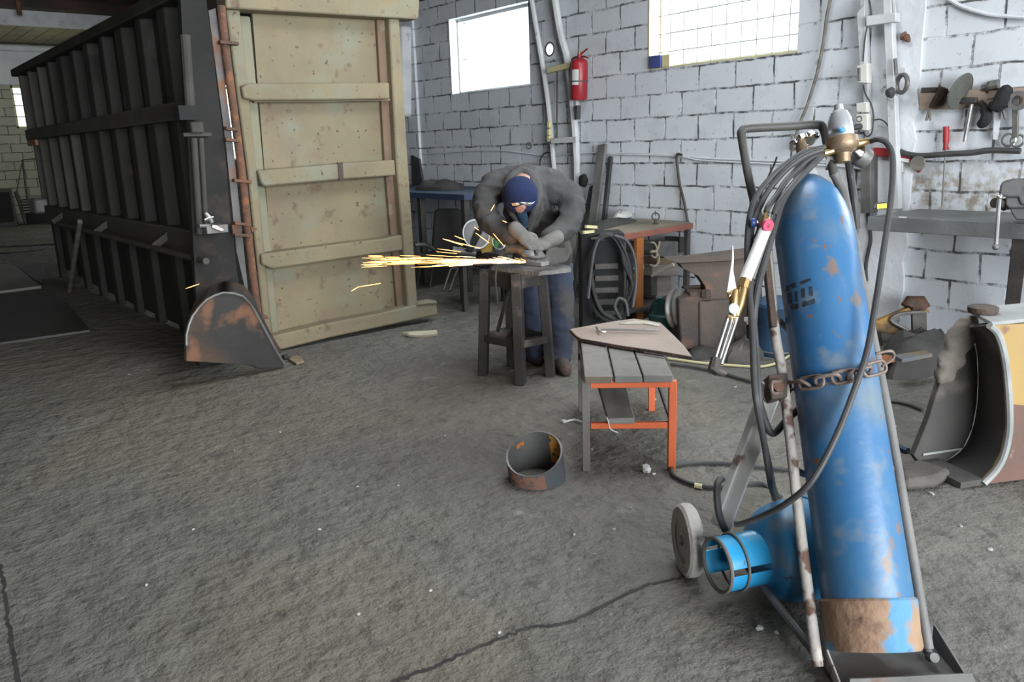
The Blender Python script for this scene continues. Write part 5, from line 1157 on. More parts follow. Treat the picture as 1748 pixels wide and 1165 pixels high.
# cut ring of pipe
M['pipe_in'] = pm('pipe_in', (.1, .1, .098), (.065, .064, .062), 5, .7, .2, .2, 40, [((.5, .24, .03), 4.2, .63, .03)])
M['pipe_out'] = pm('pipe_out', (.085, .095, .105), (.06, .065, .07), 4, .7, .2, .2, 40, [((.2, .1, .07), 3.6, .5, .06)])
pc = GP(918, 818); pt = depth(pc); R6 = 48*pt/FPX
pp_ = thing('pipe_section', 'short slant cut ring of rusty pipe standing on the concrete floor', 'pipe section', pc)
vd6 = V((pc.x, pc.y, 0)).normalized(); rt6 = V((vd6.y, -vd6.x, 0))
n6 = 48; mbo = MB(); mbi = MB(); mbr = MB()
def rim(a, r): 
    d_ = rt6*math.cos(a)+vd6*math.sin(a)
    h = .117+.052*math.sin(a)+.014*math.cos(a)
    return pc+d_*r+V((0, 0, h))-rt6*(.012)-vd6*.008*1
for i in range(n6):
    a0, a1 = 2*PI*i/n6, 2*PI*(i+1)/n6
    bo = lambda a, r: pc+(rt6*math.cos(a)+vd6*math.sin(a))*r
    mbo.add([bo(a0, R6), bo(a1, R6), rim(a1, R6), rim(a0, R6)], [(0, 1, 2, 3)])
    mbi.add([bo(a0, R6-.008), bo(a1, R6-.008), rim(a1, R6-.008), rim(a0, R6-.008)], [(0, 3, 2, 1)])
    mbr.add([rim(a0, R6), rim(a1, R6), rim(a1, R6-.008), rim(a0, R6-.008)], [(0, 1, 2, 3)])
mbo.build('outer_wall', M['pipe_out'], pp_); mbi.build('inner_wall', M['pipe_in'], pp_); mbr.build('cut_edge', M['grey_steel'], pp_)
# orange patch of old paint inside the ring, rust patch outside
def patch(mb, f_, a0, a1, h0, h1, n=10, m=6, seed=0):
    for i in range(n):
        for j in range(m):
            if noise.noise(V((i*.6+seed, j*.7, seed)))+.45 < .12: continue
            q = [f_(a0+(a1-a0)*(i+x)/n, h0+(h1-h0)*(j+y)/m) for x, y in ((0, 0), (1, 0), (1, 1), (0, 1))]
            mb.add(q, [(0, 1, 2, 3)])
    return mb
fin = lambda a, h: (lambda r_: V((r_.x, r_.y, r_.z*h)))(rim(a, R6-.0092)) if h > .97 else pc.lerp(rim(a, R6-.0092), 1)*0+V((*(pc+(rt6*math.cos(a)+vd6*math.sin(a))*(R6-.0092)-rt6*.012*h-vd6*.008*h).xy, rim(a, R6).z*h))
patch(MB(), fin, .25, .95, .25, .97, 8, 8, 2).build('orange_paint_patch', pm('old_orange', (.48, .22, .03), (.36, .16, .03), 20, .7), pp_)
patch(MB(), fin, 2.0, 2.35, .72, .85, 4, 3, 5).build('orange_paint_patch', M['orange_paint'], pp_)
fout = lambda a, h: V((*(pc+(rt6*math.cos(a)+vd6*math.sin(a))*(R6+.001)-rt6*.012*h-vd6*.008*h).xy, rim(a, R6).z*h))
patch(MB(), fout, -2.75, -1.25, .04, .93, 14, 8, 9).build('rust_patch', pm('rust_coat', (.2, .1, .07), (.15, .085, .065), 9, .9, 0, .3, 60), pp_)
# stones and chips on the floor
chip(1103, 806, .024, 'white_stone', M['paper'], 'white egg shaped stone on the floor before the plank bench', 'stone', (1, .8, .75), 1)
chip(1116, 811, .009, 'stone_chip', M['paper'], 'small white chip lying against the white egg shaped stone', 'stone chip', seed=3)
chip(962, 722, .016, 'paper_scrap', M['paper'], 'crumpled white paper scrap on the floor beside the bench leg', 'paper', (1, .6, .6), 2)
tag(MB().tube(spl([GP(x, y, .008) for x, y in ((966, 720), (980, 717), (996, 722))], 4), .005, 5).build('paper_strip', M['paper']), 'pale strip of paper curling from the scrap to the bench leg', 'paper strip')
M['stone_grey'] = pm('stone_grey', (.36, .36, .35), (.26, .26, .25), 9, .9)
random.seed(21)
k = 0
for (x, y, r) in ((1118, 683, .009), (1077, 869, .006), (1255, 662, .007), (1128, 667, .006), (759, 745, .006), (610, 832, .005), (612, 1050, .006), (478, 739, .007), (1297, 1075, .01), (1330, 1043, .012), (1325, 1082, .007), (1048, 905, .006), (980, 914, .006), (1010, 768, .006), (545, 905, .006), (852, 1082, .007), (1590, 845, .01), (1210, 620, .01), (680, 830, .005), (400, 770, .005), (220, 640, .006), (330, 905, .005), (1640, 900, .007), (1690, 940, .008), (735, 1010, .006), (250, 1000, .006)):
    k += 1
    p = GP(x, y); o = MB().ball(p+V((0, 0, r*.4)), r*1.2, (1, .7, .55), 10, 6, Matrix.Rotation(k, 3, 'Z'), bump=.5, seed=k).build('stone_chip', M['stone_grey'])
    tag(o, 'tiny pale stone chip scattered on the rough concrete floor', 'stone chip', 'stone chips scattered on the floor')

# ================================================================== gas cart with its cylinder
O = GP(1493, 1113, .075)
lean_ = math.radians(31); azm = math.radians(40.5)
hz_ = V((math.sin(azm), math.cos(azm), 0))
A_ = hz_*math.sin(lean_)+V((0, 0, math.cos(lean_))); Bk = hz_*math.cos(lean_)-V((0, 0, math.sin(lean_))); Lr = V((math.cos(azm), -math.sin(azm), 0))
FPp = lambda x, y, b=.0: PP(x, y, O+Bk*b, -Bk)
RC = .1115
def CY(px, py, off=0.0):
    d = ray(px, py); d2 = d-A_*d.dot(A_); o2 = (CP-O); o2 = o2-A_*o2.dot(A_)
    a = d2.dot(d2); b = 2*d2.dot(o2); c = o2.dot(o2)-(RC+off)**2; D_ = b*b-4*a*c
    if D_ < 0: s_ = -b/(2*a)
    else: s_ = (-b-math.sqrt(D_))/(2*a)
    return CP+d*s_
M['cyl_blue'] = pm('cyl_blue', (.024, .112, .255), (.046, .136, .25), 2.5, .38, 0, .06, 30,
    [((.13, .165, .18), 2.3, .57, .12), ((.12, .165, .21), 15, .55, .16), ((.16, .115, .09), 13, .63, .06), ((.17, .085, .05), 30, .645, .03)], spec=.5)
M['cyl_foot'] = pm('cyl_foot', (.2, .12, .08), (.28, .19, .12), 9, .8, 0, .3, 40, [((.08, .22, .36), 7, .53, .05), ((.1, .05, .04), 9, .6, .08), ((.4, .33, .28), 12, .66, .06)])
M['neck_grey'] = pm('neck_grey', (.32, .33, .32), (.22, .23, .23), 9, .6, 0, .1, 40)
oc = thing('oxygen_cylinder', 'tall worn blue gas cylinder with a rusty foot leaning back on the cart', 'gas cylinder', O)
MB().lathe([(0, .004), (.110, .004), (.1145, .012), (.114, .05), (.1185, .118), (.118, .124), (.1125, .13)], O, A_, 56).build('foot_ring', M['cyl_foot'], oc)
MB().lathe([(.111, .1), (RC, .15), (RC, 1.09), (.1125, 1.14), (.107, 1.19), (.098, 1.235), (.084, 1.275), (.066, 1.305), (.046, 1.328), (.034, 1.338)], O, A_, 56).build('shell', M['cyl_blue'], oc)
MB().lathe([(.036, 1.325), (.036, 1.35), (.03, 1.365), (.028, 1.395), (0, 1.395)], O, A_, 28).build('neck_ring', M['neck_grey'], oc)
# stencilled marking on the shell
def stroke(mb, pts, n=5):
    """painted stroke: four corners in picture order, laid on the shell"""
    q = [V((*p, 0)) for p in pts]; g = []
    for i in range(n+1):
        for j in range(n+1):
            u, v = i/n, j/n; p = q[0].lerp(q[1], u).lerp(q[3].lerp(q[2], u), v); g.append(CY(p.x, p.y, .0012))
    mb.add(g, [(i*(n+1)+j, (i+1)*(n+1)+j, (i+1)*(n+1)+j+1, i*(n+1)+j+1) for i in range(n) for j in range(n)])
FIG = (((1341, 489), (1348, 487), (1347, 497), (1341, 498)), ((1348, 486), (1358, 482), (1359, 490), (1353, 492)), ((1343, 501), (1351, 499), (1352, 517), (1345, 519)), ((1357, 498), (1361, 497), (1361.5, 515), (1358, 516)), ((1349, 521), (1363, 518), (1363, 527), (1351, 529)),
           ((1366, 481), (1384, 475), (1384, 479), (1367, 487)), ((1367.5, 493), (1373.5, 492), (1374, 508), (1368.5, 509)), ((1381, 490), (1386.5, 489), (1387.5, 505), (1382.5, 506)), ((1369, 515), (1376, 513), (1376, 523), (1370, 525)), ((1377, 516), (1391, 510), (1391.5, 518), (1378, 522)), ((1335, 534), (1339, 532), (1340, 535), (1336, 536)))
M['stencil_black'] = pm('stencil_black', (.02, .02, .03), (.05, .09, .15), 60, .6, contrast=(.5, .75))
for grp in (FIG[:5], FIG[5:10]):
    mb = MB()
    for s_ in grp: stroke(mb, s_)
    o = mb.build('stencil_figure', M['stencil_black'], oc); o['label'] = 'black stencilled figure'

M['cart_paint'] = pm('cart_paint', (.46, .44, .41), (.36, .33, .3), 9, .7, 0, .2, 60, [((.13, .075, .055), 15, .53, .06), ((.09, .07, .06), 5, .6, .1)])
M['cart_grey'] = pm('cart_grey', (.16, .156, .15), (.11, .107, .103), 6, .6, .1, .1, 50, [((.14, .09, .07), 8, .66, .06)])
M['white_worn'] = pm('white_worn', (.72, .71, .69), (.6, .58, .55), 5, .6, 0, .1, 40, [((.2, .15, .12), 9, .64, .05), ((.3, .05, .03), 6, .74, .03)])
ct = thing('gas_cart', 'two wheeled steel cart carrying the tall blue gas cylinder', 'cart', V((O.x, O.y, 0)))
bo = .02
hp_ = spl([FPp(1312, 430, bo), FPp(1284, 330, bo), FPp(1267, 240, bo), FPp(1267, 224, bo), FPp(1280, 219, bo), FPp(1340, 216, bo), FPp(1392, 213, bo), FPp(1405, 219, bo), FPp(1413, 250, bo), FPp(1424, 300, bo)], 6)
MB().tube(hp_, .0135, 12).build('handle', pm('handle_grey', (.085, .083, .08), (.06, .058, .056), 6, .55, .1, .08, 50), ct)
rl0, rl1 = FPp(1310, 420, bo), FPp(1396, 1138, bo)
MB().tube(spl([rl0, FPp(1322, 560, bo), FPp(1338, 655, bo), FPp(1360, 850, bo), FPp(1378, 1000, bo), rl1], 4), .0145, 12).build('rail', M['cart_paint'], ct)
rr1 = FPp(1584, 1108, bo+.03)
MB().tube([FPp(1424, 296, bo), FPp(1440, 330, bo+.02), FPp(1518, 720, bo+.03), rr1], .0145, 12).build('rail', M['cart_grey'], ct)
MB().cyl(rr1-A_*.02-Lr*.0, rr1-A_*.02+Bk*-.03, .012).build('bolt', M['cart_grey'], ct)
MB().beam(FPp(1306, 425, bo-.01), FPp(1320, 560, bo-.01), .018, .03).build('sleeve', M['rust_dark'], ct, bevel=.003)
for y in (300, 560, 830):
    a = rl0.lerp(rl1, (y-420)/718); MB().tube([a+Bk*.1*0+Lr*.0, a+Lr*.06+Bk*.1, a+Lr*.2+Bk*.1, a+Lr*.27+Bk*.01], .01, 8).build('cross_stay', M['cart_grey'], ct) if y > 400 else None
bp6 = FPp(1332, 662, bo-.02)
MB().prism([FPp(x, y, bo-.03) for x, y in ((1312, 640), (1345, 636), (1345, 678), (1318, 682), (1312, 660))], Bk*.06).build('bracket', M['rust_dark'], ct, bevel=.004)
MB().cyl(FPp(1330, 660, bo-.05), FPp(1330, 660, bo+.0), .014).build('bolt', M['rust'], ct)
# wheels and axle
wl = GP(1173, 979); wr_ = 62*depth(wl)/FPX
WA = (Lr*.93-hz_*.36).normalized()
WA = V((math.cos(azm-.10), -math.sin(azm-.10), 0))
cwl = wl+V((0, 0, wr_))
def wheel(c):
    t_ = MB().lathe([(wr_*.62, -.02), (wr_*.9, -.024), (wr_*.98, -.016), (wr_, 0), (wr_*.98, .016), (wr_*.9, .024), (wr_*.62, .02)], c, WA, 40, wob=1).build('tyre', pm('tyre_dust', (.46, .44, .41), (.36, .345, .32), 6, .95, 0, .3, 60), ct)
    MB().lathe([(0, -.018), (.025, -.02), (.03, -.012), (wr_*.58, -.012), (wr_*.66, -.018), (wr_*.66, .018), (wr_*.58, .012), (0, .014)], c, WA, 36).build('wheel_disc', pm('wheel_dust', (.5, .48, .45), (.4, .385, .36), 6, .9, 0, .2, 40), ct)
    MB().lathe([(0, -.034), (.012, -.034), (.016, -.028), (.02, -.02), (0, -.018)], c, WA, 6, wob=1).build('axle_nut', M['grey_steel'], ct)
wheel(cwl); cwr = cwl+WA*.555; wheel(cwr)
MB().cyl(cwl, cwr, .012).build('axle', M['dark_steel'], ct)
s1 = FPp(1318, 664, bo+.01); s2 = DP(1229, 902, depth(cwl)-.02)
wd = (ray(1270, 780)).normalized(); 
wd = (wd+Lr*.5+V((0, 0, -.5))).normalized()
MB().beam(s1, s2, .068, .008, up=wd).build('strut', M['white_worn'], ct, bevel=.002)
x_ = (s2-s1).normalized().cross(wd).normalized()
if x_.dot(CR) > 0: x_ = -x_
MB().beam(s1+x_*.021-wd*.01, s2+x_*.021-wd*.01, .022, .012, up=wd).build('strut_flange', M['white_worn'], ct, bevel=.002)
s3 = cwr-WA*.06; MB().beam(FPp(1520, 720, bo+.04), s3, .04, .01, up=wd).build('strut', M['cart_grey'], ct, bevel=.002)
MB().tube([cwl+WA*.12, FPp(1400, 1128, bo)], .011, 8).build('stay_bar', M['cart_grey'], ct)
MB().tube([cwr-WA*.08, rr1-A_*.01], .011, 8).build('stay_bar', M['cart_grey'], ct)
# foot plate with side gusset and lip
T = lambda u, b, a=0: O+Lr*u+Bk*b+A_*a
zpl = .014
fp = [GP(x, y, zpl) for x, y in ((1398, 1075), (1598, 1070), (1668, 1190), (1445, 1196), (1412, 1142))]
MB().prism(fp, (0, 0, -.007)).build('foot_plate', M['cart_grey'], ct, bevel=.001)
la, lb_ = GP(1447, 1190, zpl), GP(1668, 1180, zpl)
MB().prism([la, lb_, lb_+V((0, 0, .052))+(la-lb_)*.06, la+V((0, 0, .052))-(la-lb_)*.0], (lb_-la).normalized().cross(V((0, 0, 1)))*.005).build('lip', M['cart_grey'], ct, bevel=.001)
g1, g2 = GP(1400, 1120, zpl), GP(1440, 1190, zpl)
MB().prism([g1, g2, g2+V((0, 0, .02)), g1.lerp(g2, .35)+V((0, 0, .05)), g1+V((0, 0, .11))], Lr*-.005).build('gusset', M['cart_paint'], ct, bevel=.001)
g1, g2 = GP(1590, 1100, zpl), GP(1655, 1180, zpl)
MB().prism([g1, g2, g2+V((0, 0, .02)), g1+V((0, 0, .06))], Lr*.005).build('gusset', M['cart_grey'], ct, bevel=.001)
# chain round the cylinder
cn = thing('chain', 'rusty chain holding the tall blue cylinder to the cart', 'chain', CY(1420, 650, .02))
px_ = [1345, 1371, 1399, 1427, 1454, 1480]
pth = [FPp(1322, 662, -.06)] + [CY(x, 661-(x-1342)*.172-max(0, (x-1450))*.12, .012) for x in px_] + [CY(1500, 626, .026)+Lr*.008]
M['chain_rust'] = pm('chain_rust', (.13, .09, .07), (.2, .16, .14), 40, .65, .4, .1, 60)
for i in range(len(pth)-1):
    a, b = pth[i], pth[i+1]; c = (a+b)/2; d_ = (b-a); ln = d_.length*.66+.004; d_.normalize()
    nrm = (c-O); nrm = (nrm-A_*nrm.dot(A_)).normalized(); up_ = nrm.cross(d_).normalized()
    s_ = up_ if i % 2 == 0 else (nrm*.85+up_*.5).normalized()
    P = []
    for k in range(16):
        an = 2*PI*k/16; xx = math.cos(an); yy = math.sin(an)
        P.append(c+d_*(xx*.012+(ln-.012)*(1 if xx > 1e-6 else -1 if xx < -1e-6 else 0))+s_*yy*.0165)
    MB().tube(P, .0048, 7, True).build('link', M['chain_rust'], cn)
MB().tube(spl([pth[-1], CY(1512, 612, .04)+Lr*.02, CY(1508, 600, .05)+Lr*.02, CY(1495, 604, .04)], 4), .004, 7).build('hook', M['chain_rust'], cn)

# valve and regulator
tt = depth(O+A_*1.42)
RG = lambda x, y, d=0: DP(x, y, tt+d)
vv = thing('cylinder_valve', 'chrome hand wheel and valve on the neck of the tall blue cylinder', 'valve', RG(1392, 268))
MB().tube([O+A_*1.39, O+A_*1.44, O+A_*1.475], [.016, .018, .014], 12).build('stem', M['dull_brass'], vv)
hw = RG(1372, 241, .03); axh = (A_*.9+Lr*-.25).normalized()
MB().cyl(O+A_*1.46, hw, .008).build('spindle', M['chrome'], vv)
mb = MB(); 
for k in range(7):
    a0 = 2*PI*k/7; u = axh.orthogonal().normalized(); w_ = axh.cross(u)
mb.tube([hw+(u*math.cos(2*PI*i/56)+w_*math.sin(2*PI*i/56))*(.036+.005*math.cos(7*2*PI*i/56)) for i in range(56)], .009, 8, True)
mb.lathe([(0, -.006), (.034, -.006), (.034, .006), (0, .006)], hw, axh, 24); mb.build('hand_wheel', M['chrome'], vv)
rg6 = thing('gas_regulator', 'brass gas regulator with a grey bonnet on top of the blue cylinder', 'regulator', RG(1436, 250))
MB().cyl(O+A_*1.43, RG(1425, 256), .014).build('inlet', M['brass'], rg6)
bx_ = (RG(1432, 215)-RG(1437, 268)).normalized()
MB().lathe([(0, -.045), (.02, -.045), (.022, -.018), (.036, -.012), (.046, .0), (.048, .012), (.046, .03), (.03, .036), (0, .036)], RG(1438, 252, -.02), bx_, 30).build('body', M['dull_brass'], rg6)
MB().lathe([(0, .03), (.036, .03), (.037, .05), (.034, .085), (.024, .108), (.014, .114), (.013, .13), (0, .13)], RG(1438, 252, -.02), bx_, 28).build('bonnet', pm('bonnet_grey', (.42, .43, .45), (.35, .36, .38), 9, .4, .4, .03, 60), rg6)
MB().cyl(RG(1430, 198, -.02), RG(1429, 189, -.02), .014).build('adjusting_screw', M['dark_steel'], rg6)
MB().ball(RG(1437, 222, -.07), .012, (1, 1, .7)).build('blue_sticker', pm('sticker_blue', (.08, .3, .55), None, 9, .5), rg6)
MB().cyl(RG(1428, 276, .02), RG(1410, 276, .03), .026).build('gauge', M['neck_grey'], rg6)
gg = RG(1472, 268, .0); ga = (CR*.75-CU*.35+CF*.3).normalized()
MB().lathe([(0, -.02), (.028, -.02), (.032, -.01), (.032, .012), (.028, .016), (0, .014)], gg, ga, 28).build('gauge', M['grey_steel'], rg6)
MB().prism([RG(x, y, -.03) for x, y in ((1458, 258), (1468, 254), (1488, 265), (1484, 269), (1468, 268))], CF*.02).build('bracket', M['bright_steel'], rg6, bevel=.003)
MB().tube([RG(1455, 246, -.01), RG(1466, 245, -.01), RG(1478, 242, -.01), RG(1488, 240, -.01)], [.012, .014, .01, .007], 12).build('outlet', M['brass'], rg6)
MB().tube([RG(1422, 258, -.03), RG(1408, 262, -.03), RG(1400, 264, -.02)], [.009, .01, .008], 10).build('outlet', M['brass'], rg6)
# hoses
def hose(name, pts, r, label, mat='hose', n=8):
    """pts: (px, py, 'f', offset behind the frame plane) or (px, py, 'g', height)"""
    P = [FPp(x, y, k) if m_ == 'f' else GP(x, y, k) if m_ == 'g' else DP(x, y, k) for x, y, m_, k in pts]
    return tag(MB().tube(spl(P, n), r, 10).build(name, M[mat]), label, 'hose')
hose('gas_hose', ((1486, 241, 'd', tt-.01), (1500, 238, 'f', -.05), (1515, 246, 'f', -.06), (1524, 272, 'f', -.07), (1521, 340, 'f', -.09), (1508, 430, 'f', -.12), (1496, 510, 'f', -.14), (1480, 600, 'f', -.15), (1457, 670, 'f', -.15), (1425, 750, 'f', -.15), (1385, 822, 'f', -.13), (1345, 858, 'f', -.06), (1305, 880, 'f', .03), (1272, 893, 'f', .08), (1255, 896, 'f', .1)), .0085, 'long grey hose curving down across the front of the blue cylinder')
HB = [
 ((1408, 252), (1370, 262), (1330, 290), (1298, 325), (1282, 360), (1276, 410), (1277, 470), (1284, 560), (1287, 640), (1292, 690)),
 ((1404, 256), (1372, 268), (1340, 292), (1312, 325), (1296, 355), (1284, 385), (1281, 430), (1283, 500), (1290, 590), (1296, 690)),
]
hose('torch_hose', [(x, y, 'f', -.06-.005*i) for i, (x, y) in enumerate(HB[0])]+[(1305, 760, 'f', .05), (1316, 830, 'f', .2), (1322, 852, 'g', .012), (1300, 826, 'g', .012), (1230, 832, 'g', .012), (1185, 828, 'g', .012), (1150, 812, 'g', .012), (1150, 797, 'g', .012), (1185, 791, 'g', .012), (1240, 792, 'g', .012), (1320, 800, 'g', .012), (1368, 806, 'g', .012)], .0088, 'grey hose arching over the cart handle and looping on the floor')
hose('torch_hose', [(x, y, 'f', -.075) for x, y in HB[1]]+[(1300, 730, 'f', .06), (1312, 790, 'f', .15), (1330, 848, 'g', .012), (1372, 835, 'g', .012)], .0088, 'grey hose running beside the arched one down behind the cart rail')
hose('torch_hose', [(1400, 262, 'f', -.03), (1380, 272, 'f', -.05), (1345, 305, 'f', -.08), (1325, 335, 'f', -.09), (1312, 352, 'f', -.1), (1308, 362, 'f', -.1)], .0085, 'short black hose from the brass regulator to the first torch inlet')
hose('torch_hose', [(1402, 268, 'f', -.02), (1385, 280, 'f', -.05), (1350, 320, 'f', -.09), (1330, 345, 'f', -.1), (1321, 366, 'f', -.1)], .0085, 'short black hose from the brass regulator to the second torch inlet')
hose('hanging_hose', [(1406, 262, 'f', -.01), (1392, 276, 'f', -.04), (1352, 318, 'f', -.06), (1335, 345, 'f', -.065), (1325, 375, 'f', -.07), (1310, 430, 'f', -.08), (1292, 500, 'f', -.08), (1286, 560, 'f', -.07), (1289, 620, 'f', -.06), (1292, 660, 'f', -.02), (1300, 700, 'f', .04), (1318, 740, 'f', .08), (1345, 715, 'f', .08), (1362, 700, 'f', .08)], .0105, 'thick dark hose hanging between the torch and the rusty cart rail')
hose('hanging_hose', [(1448, 272, 'd', tt-.0), (1452, 300, 'f', .06), (1458, 345, 'f', .08), (1462, 390, 'f', .13)], .012, 'black hose dropping behind the shoulder of the blue cylinder')
hose('thin_wire', [(1326, 268, 'd', tt+.1), (1322, 280, 'd', tt+.1), (1308, 310, 'd', tt+.1), (1296, 345, 'd', tt+.1), (1297, 372, 'd', tt+.1), (1290, 400, 'd', tt+.1), (1278, 420, 'd', tt+.1)], .003, 'thin black wire looping beside the cart handle', 'black_rubber')
hose('strap_hose', [(1300, 700, 'f', .1), (1240, 822, 'f', .2), (1226, 826, 'f', .2), (1224, 860, 'f', .21), (1238, 905, 'f', .2)], .011, 'short black hose bent over the white strut of the cart') if False else None
st6 = cwl+WA*.1
hose('strap_hose', [(1232, 818, 'd', depth(st6)-.05), (1225, 826, 'd', depth(st6)-.1), (1224, 850, 'd', depth(st6)-.12), (1228, 880, 'd', depth(st6)-.12), (1238, 906, 'd', depth(st6)-.1)], .011, 'short black strap hose bent round the white strut of the cart')
tag(MB().tube([GP(1198, 831, .014), GP(1186, 829, .014)], .0105, 10).build('tape_band', M['yellow_paint']), 'yellow band of tape round the hose on the floor', 'tape')

# cutting torch hooked on the cart
M['white_plastic'] = pm('white_plastic', (.75, .75, .75), (.66, .66, .66), 6, .4, 0, .02, 30)
M['gold'] = pm('gold', (.58, .42, .2), (.44, .31, .15), 12, .3, .9, .03, 60)
TQ = lambda x, y, b=-.1: FPp(x, y, b)
to = thing('cutting_torch', 'brass cutting torch with a white grip hanging on the gas cart', 'cutting torch', TQ(1270, 500))
MB().tube([TQ(1305, 394), TQ(1272, 478)], .0165, 16).build('grip', M['white_plastic'], to)
MB().tube([TQ(1314, 392, -.075), TQ(1283, 478, -.075)], .011, 12).build('side_tube', M['grey_steel'], to)
MB().tube([TQ(1309, 372), TQ(1303, 386), TQ(1305, 396)], [.012, .014, .0165], 12).build('valve_block', M['gold'], to)
MB().tube([TQ(1308, 362), TQ(1304, 376)], [.005, .008], 10).build('hose_nut', M['gold'], to)
MB().tube([TQ(1321, 366), TQ(1316, 378)], [.005, .008], 10).build('hose_nut', M['chrome'], to)
for (x, y, x2, y2, r, m_) in ((1280, 381, 1294, 380, .014, pm('knob_blue', (.02, .04, .16), None, 9, .4)), (1312, 386, 1304, 380, .017, pm('knob_red', (.62, .08, .16), None, 9, .35))):
    a = TQ(x, y, -.13 if x > 1300 else -.1); b = TQ(x2, y2, -.1)
    d_ = (b-a).normalized(); MB().lathe([(0, 0), (r*.85, 0), (r, .004), (r*.93, .008), (r, .012), (r*.8, .017), (0, .017)], a, d_, 20).build('knob', m_, to)
    MB().cyl(a, b, .005).build('spindle', M['gold'], to)
MB().tube([TQ(1273, 476), TQ(1268, 492)], .0165, 8).build('union_nut', M['gold'], to)
MB().tube([TQ(1268, 492), TQ(1262, 520), TQ(1255, 540)], [.014, .0135, .012], 14).build('head_tube', M['gold'], to)
MB().tube([TQ(1253, 496, -.11), TQ(1252, 520, -.11), TQ(1252, 540, -.1)], [.012, .013, .011], 14).build('oxygen_valve_tube', M['gold'], to)
kb = TQ(1253, 527, -.14); MB().lathe([(0, 0), (.0135, 0), (.015, .004), (.012, .01), (0, .01)], kb, CF, 20).build('knob', pm('knob_teal', (.4, .62, .62), None, 9, .35), to)
MB().prism([TQ(x, y, -.12) for x, y in ((1243, 538), (1259, 540), (1258, 544), (1242, 542))], Bk*.03).build('collar', M['gold'], to, bevel=.002)
LV = [(1251.5, 419), (1250, 440), (1247, 470), (1247, 492)]
MB().prism([TQ(x, y, -.125) for x, y in ((1250, 419), (1252, 420), (1253, 440), (1252, 462), (1257, 491), (1241, 498), (1245, 470), (1249, 445))], Bk*.012).build('lever', M['white_plastic'], to, bevel=.003)
MB().prism([TQ(x, y, -.118) for x, y in ((1242, 496), (1258, 489), (1257, 497), (1250, 503), (1244, 508))], Bk*.012).build('lever_pivot', M['gold'], to, bevel=.002)
for (x0, y0, x1, y1, r) in ((1243, 541, 1219, 618, .0058), (1251, 541, 1226, 622, .0042), (1258, 542, 1231, 622, .0058)):
    MB().tube([TQ(x0, y0), TQ(x1, y1)], r, 10).build('gas_tube', M['bright_steel'], to)
MB().tube([TQ(1222, 612), TQ(1218, 630), TQ(1226, 634)], [.014, .017, .015], 10).build('head', M['dark_steel'], to)
MB().tube([TQ(1216, 629), TQ(1230, 634), TQ(1240, 638)], [.012, .014, .009], 10).build('nozzle', M['dark_steel'], to)
# small gas tank lying beneath
M['tank_blue'] = pm('tank_blue', (.022, .19, .4), (.035, .22, .42), 4, .38, 0, .08, 30, [((.26, .25, .23), 3.2, .54, .1), ((.06, .06, .06), 22, .66, .03)], spec=.5)
M['tank_collar'] = pm('tank_collar', (.02, .27, .55), (.03, .3, .56), 5, .35, 0, .06, 30, [((.3, .32, .33), 9, .7, .04), ((.05, .05, .05), 30, .69, .03)], spec=.5)
tgd = 2.40
ctr = DP(1346, 941, tgd); RT = ctr.z-.003
td = (WA*-.92-V((ray(1338, 940).x, ray(1338, 940).y, 0)).normalized()*.24).normalized()
gt = thing('propane_tank', 'small bright blue propane tank lying on the floor under the cart', 'gas tank', V((ctr.x, ctr.y, 0)))
prof = [(0, -.24), (RT*.6, -.23), (RT*.9, -.18), (RT, -.12), (RT, -.02), (RT*.975, .02), (RT*.9, .055), (RT*.76, .085), (RT*.55, .108), (RT*.3, .118), (0, .12)]
MB().lathe(prof, ctr, td, 48).build('shell', M['tank_blue'], gt)
MB().ring(ctr-td*.07, td, RT+.001, .003, 48, 6).build('weld_seam', M['tank_blue'], gt)
u = V((0, 0, 1)); u = (u-td*u.dot(td)).normalized(); w_ = td.cross(u)
rc = RT*.5
def collar(a0, a1, h0, h1, name):
    vs = []; n = 16
    for i in range(n+1):
        a = a0+(a1-a0)*i/n
        for r in (rc, rc+.004):
            for h in (h0, h1): vs.append(ctr+td*h+(u*math.cos(a)+w_*math.sin(a))*r)
    fs = []
    for i in range(n):
        b = i*4; fs += [(b+2, b+3, b+7, b+6), (b, b+4, b+5, b+1), (b, b+2, b+6, b+4), (b+1, b+5, b+7, b+3)]
    fs += [(0, 1, 3, 2), (n*4, n*4+2, n*4+3, n*4+1)]
    MB().add(vs, fs).build(name, M['tank_collar'], gt, bevel=.001)
collar(-1.3, 1.3, .1, .235, 'collar'); collar(1.5, 2.4, .1, .235, 'collar'); collar(-2.6, -1.55, .1, .235, 'collar')
MB().ring(ctr+td*.238, td, rc+.003, .006, 40, 8).build('collar_rim', M['cart_grey'], gt)
MB().ring(ctr+td*.185, td, rc+.008, .004, 40, 8).build('wire_hoop', M['cart_grey'], gt)
MB().tube([ctr+td*.12, ctr+td*.17, ctr+td*.2], [.018, .02, .012], 12).build('valve', M['dull_brass'], gt)

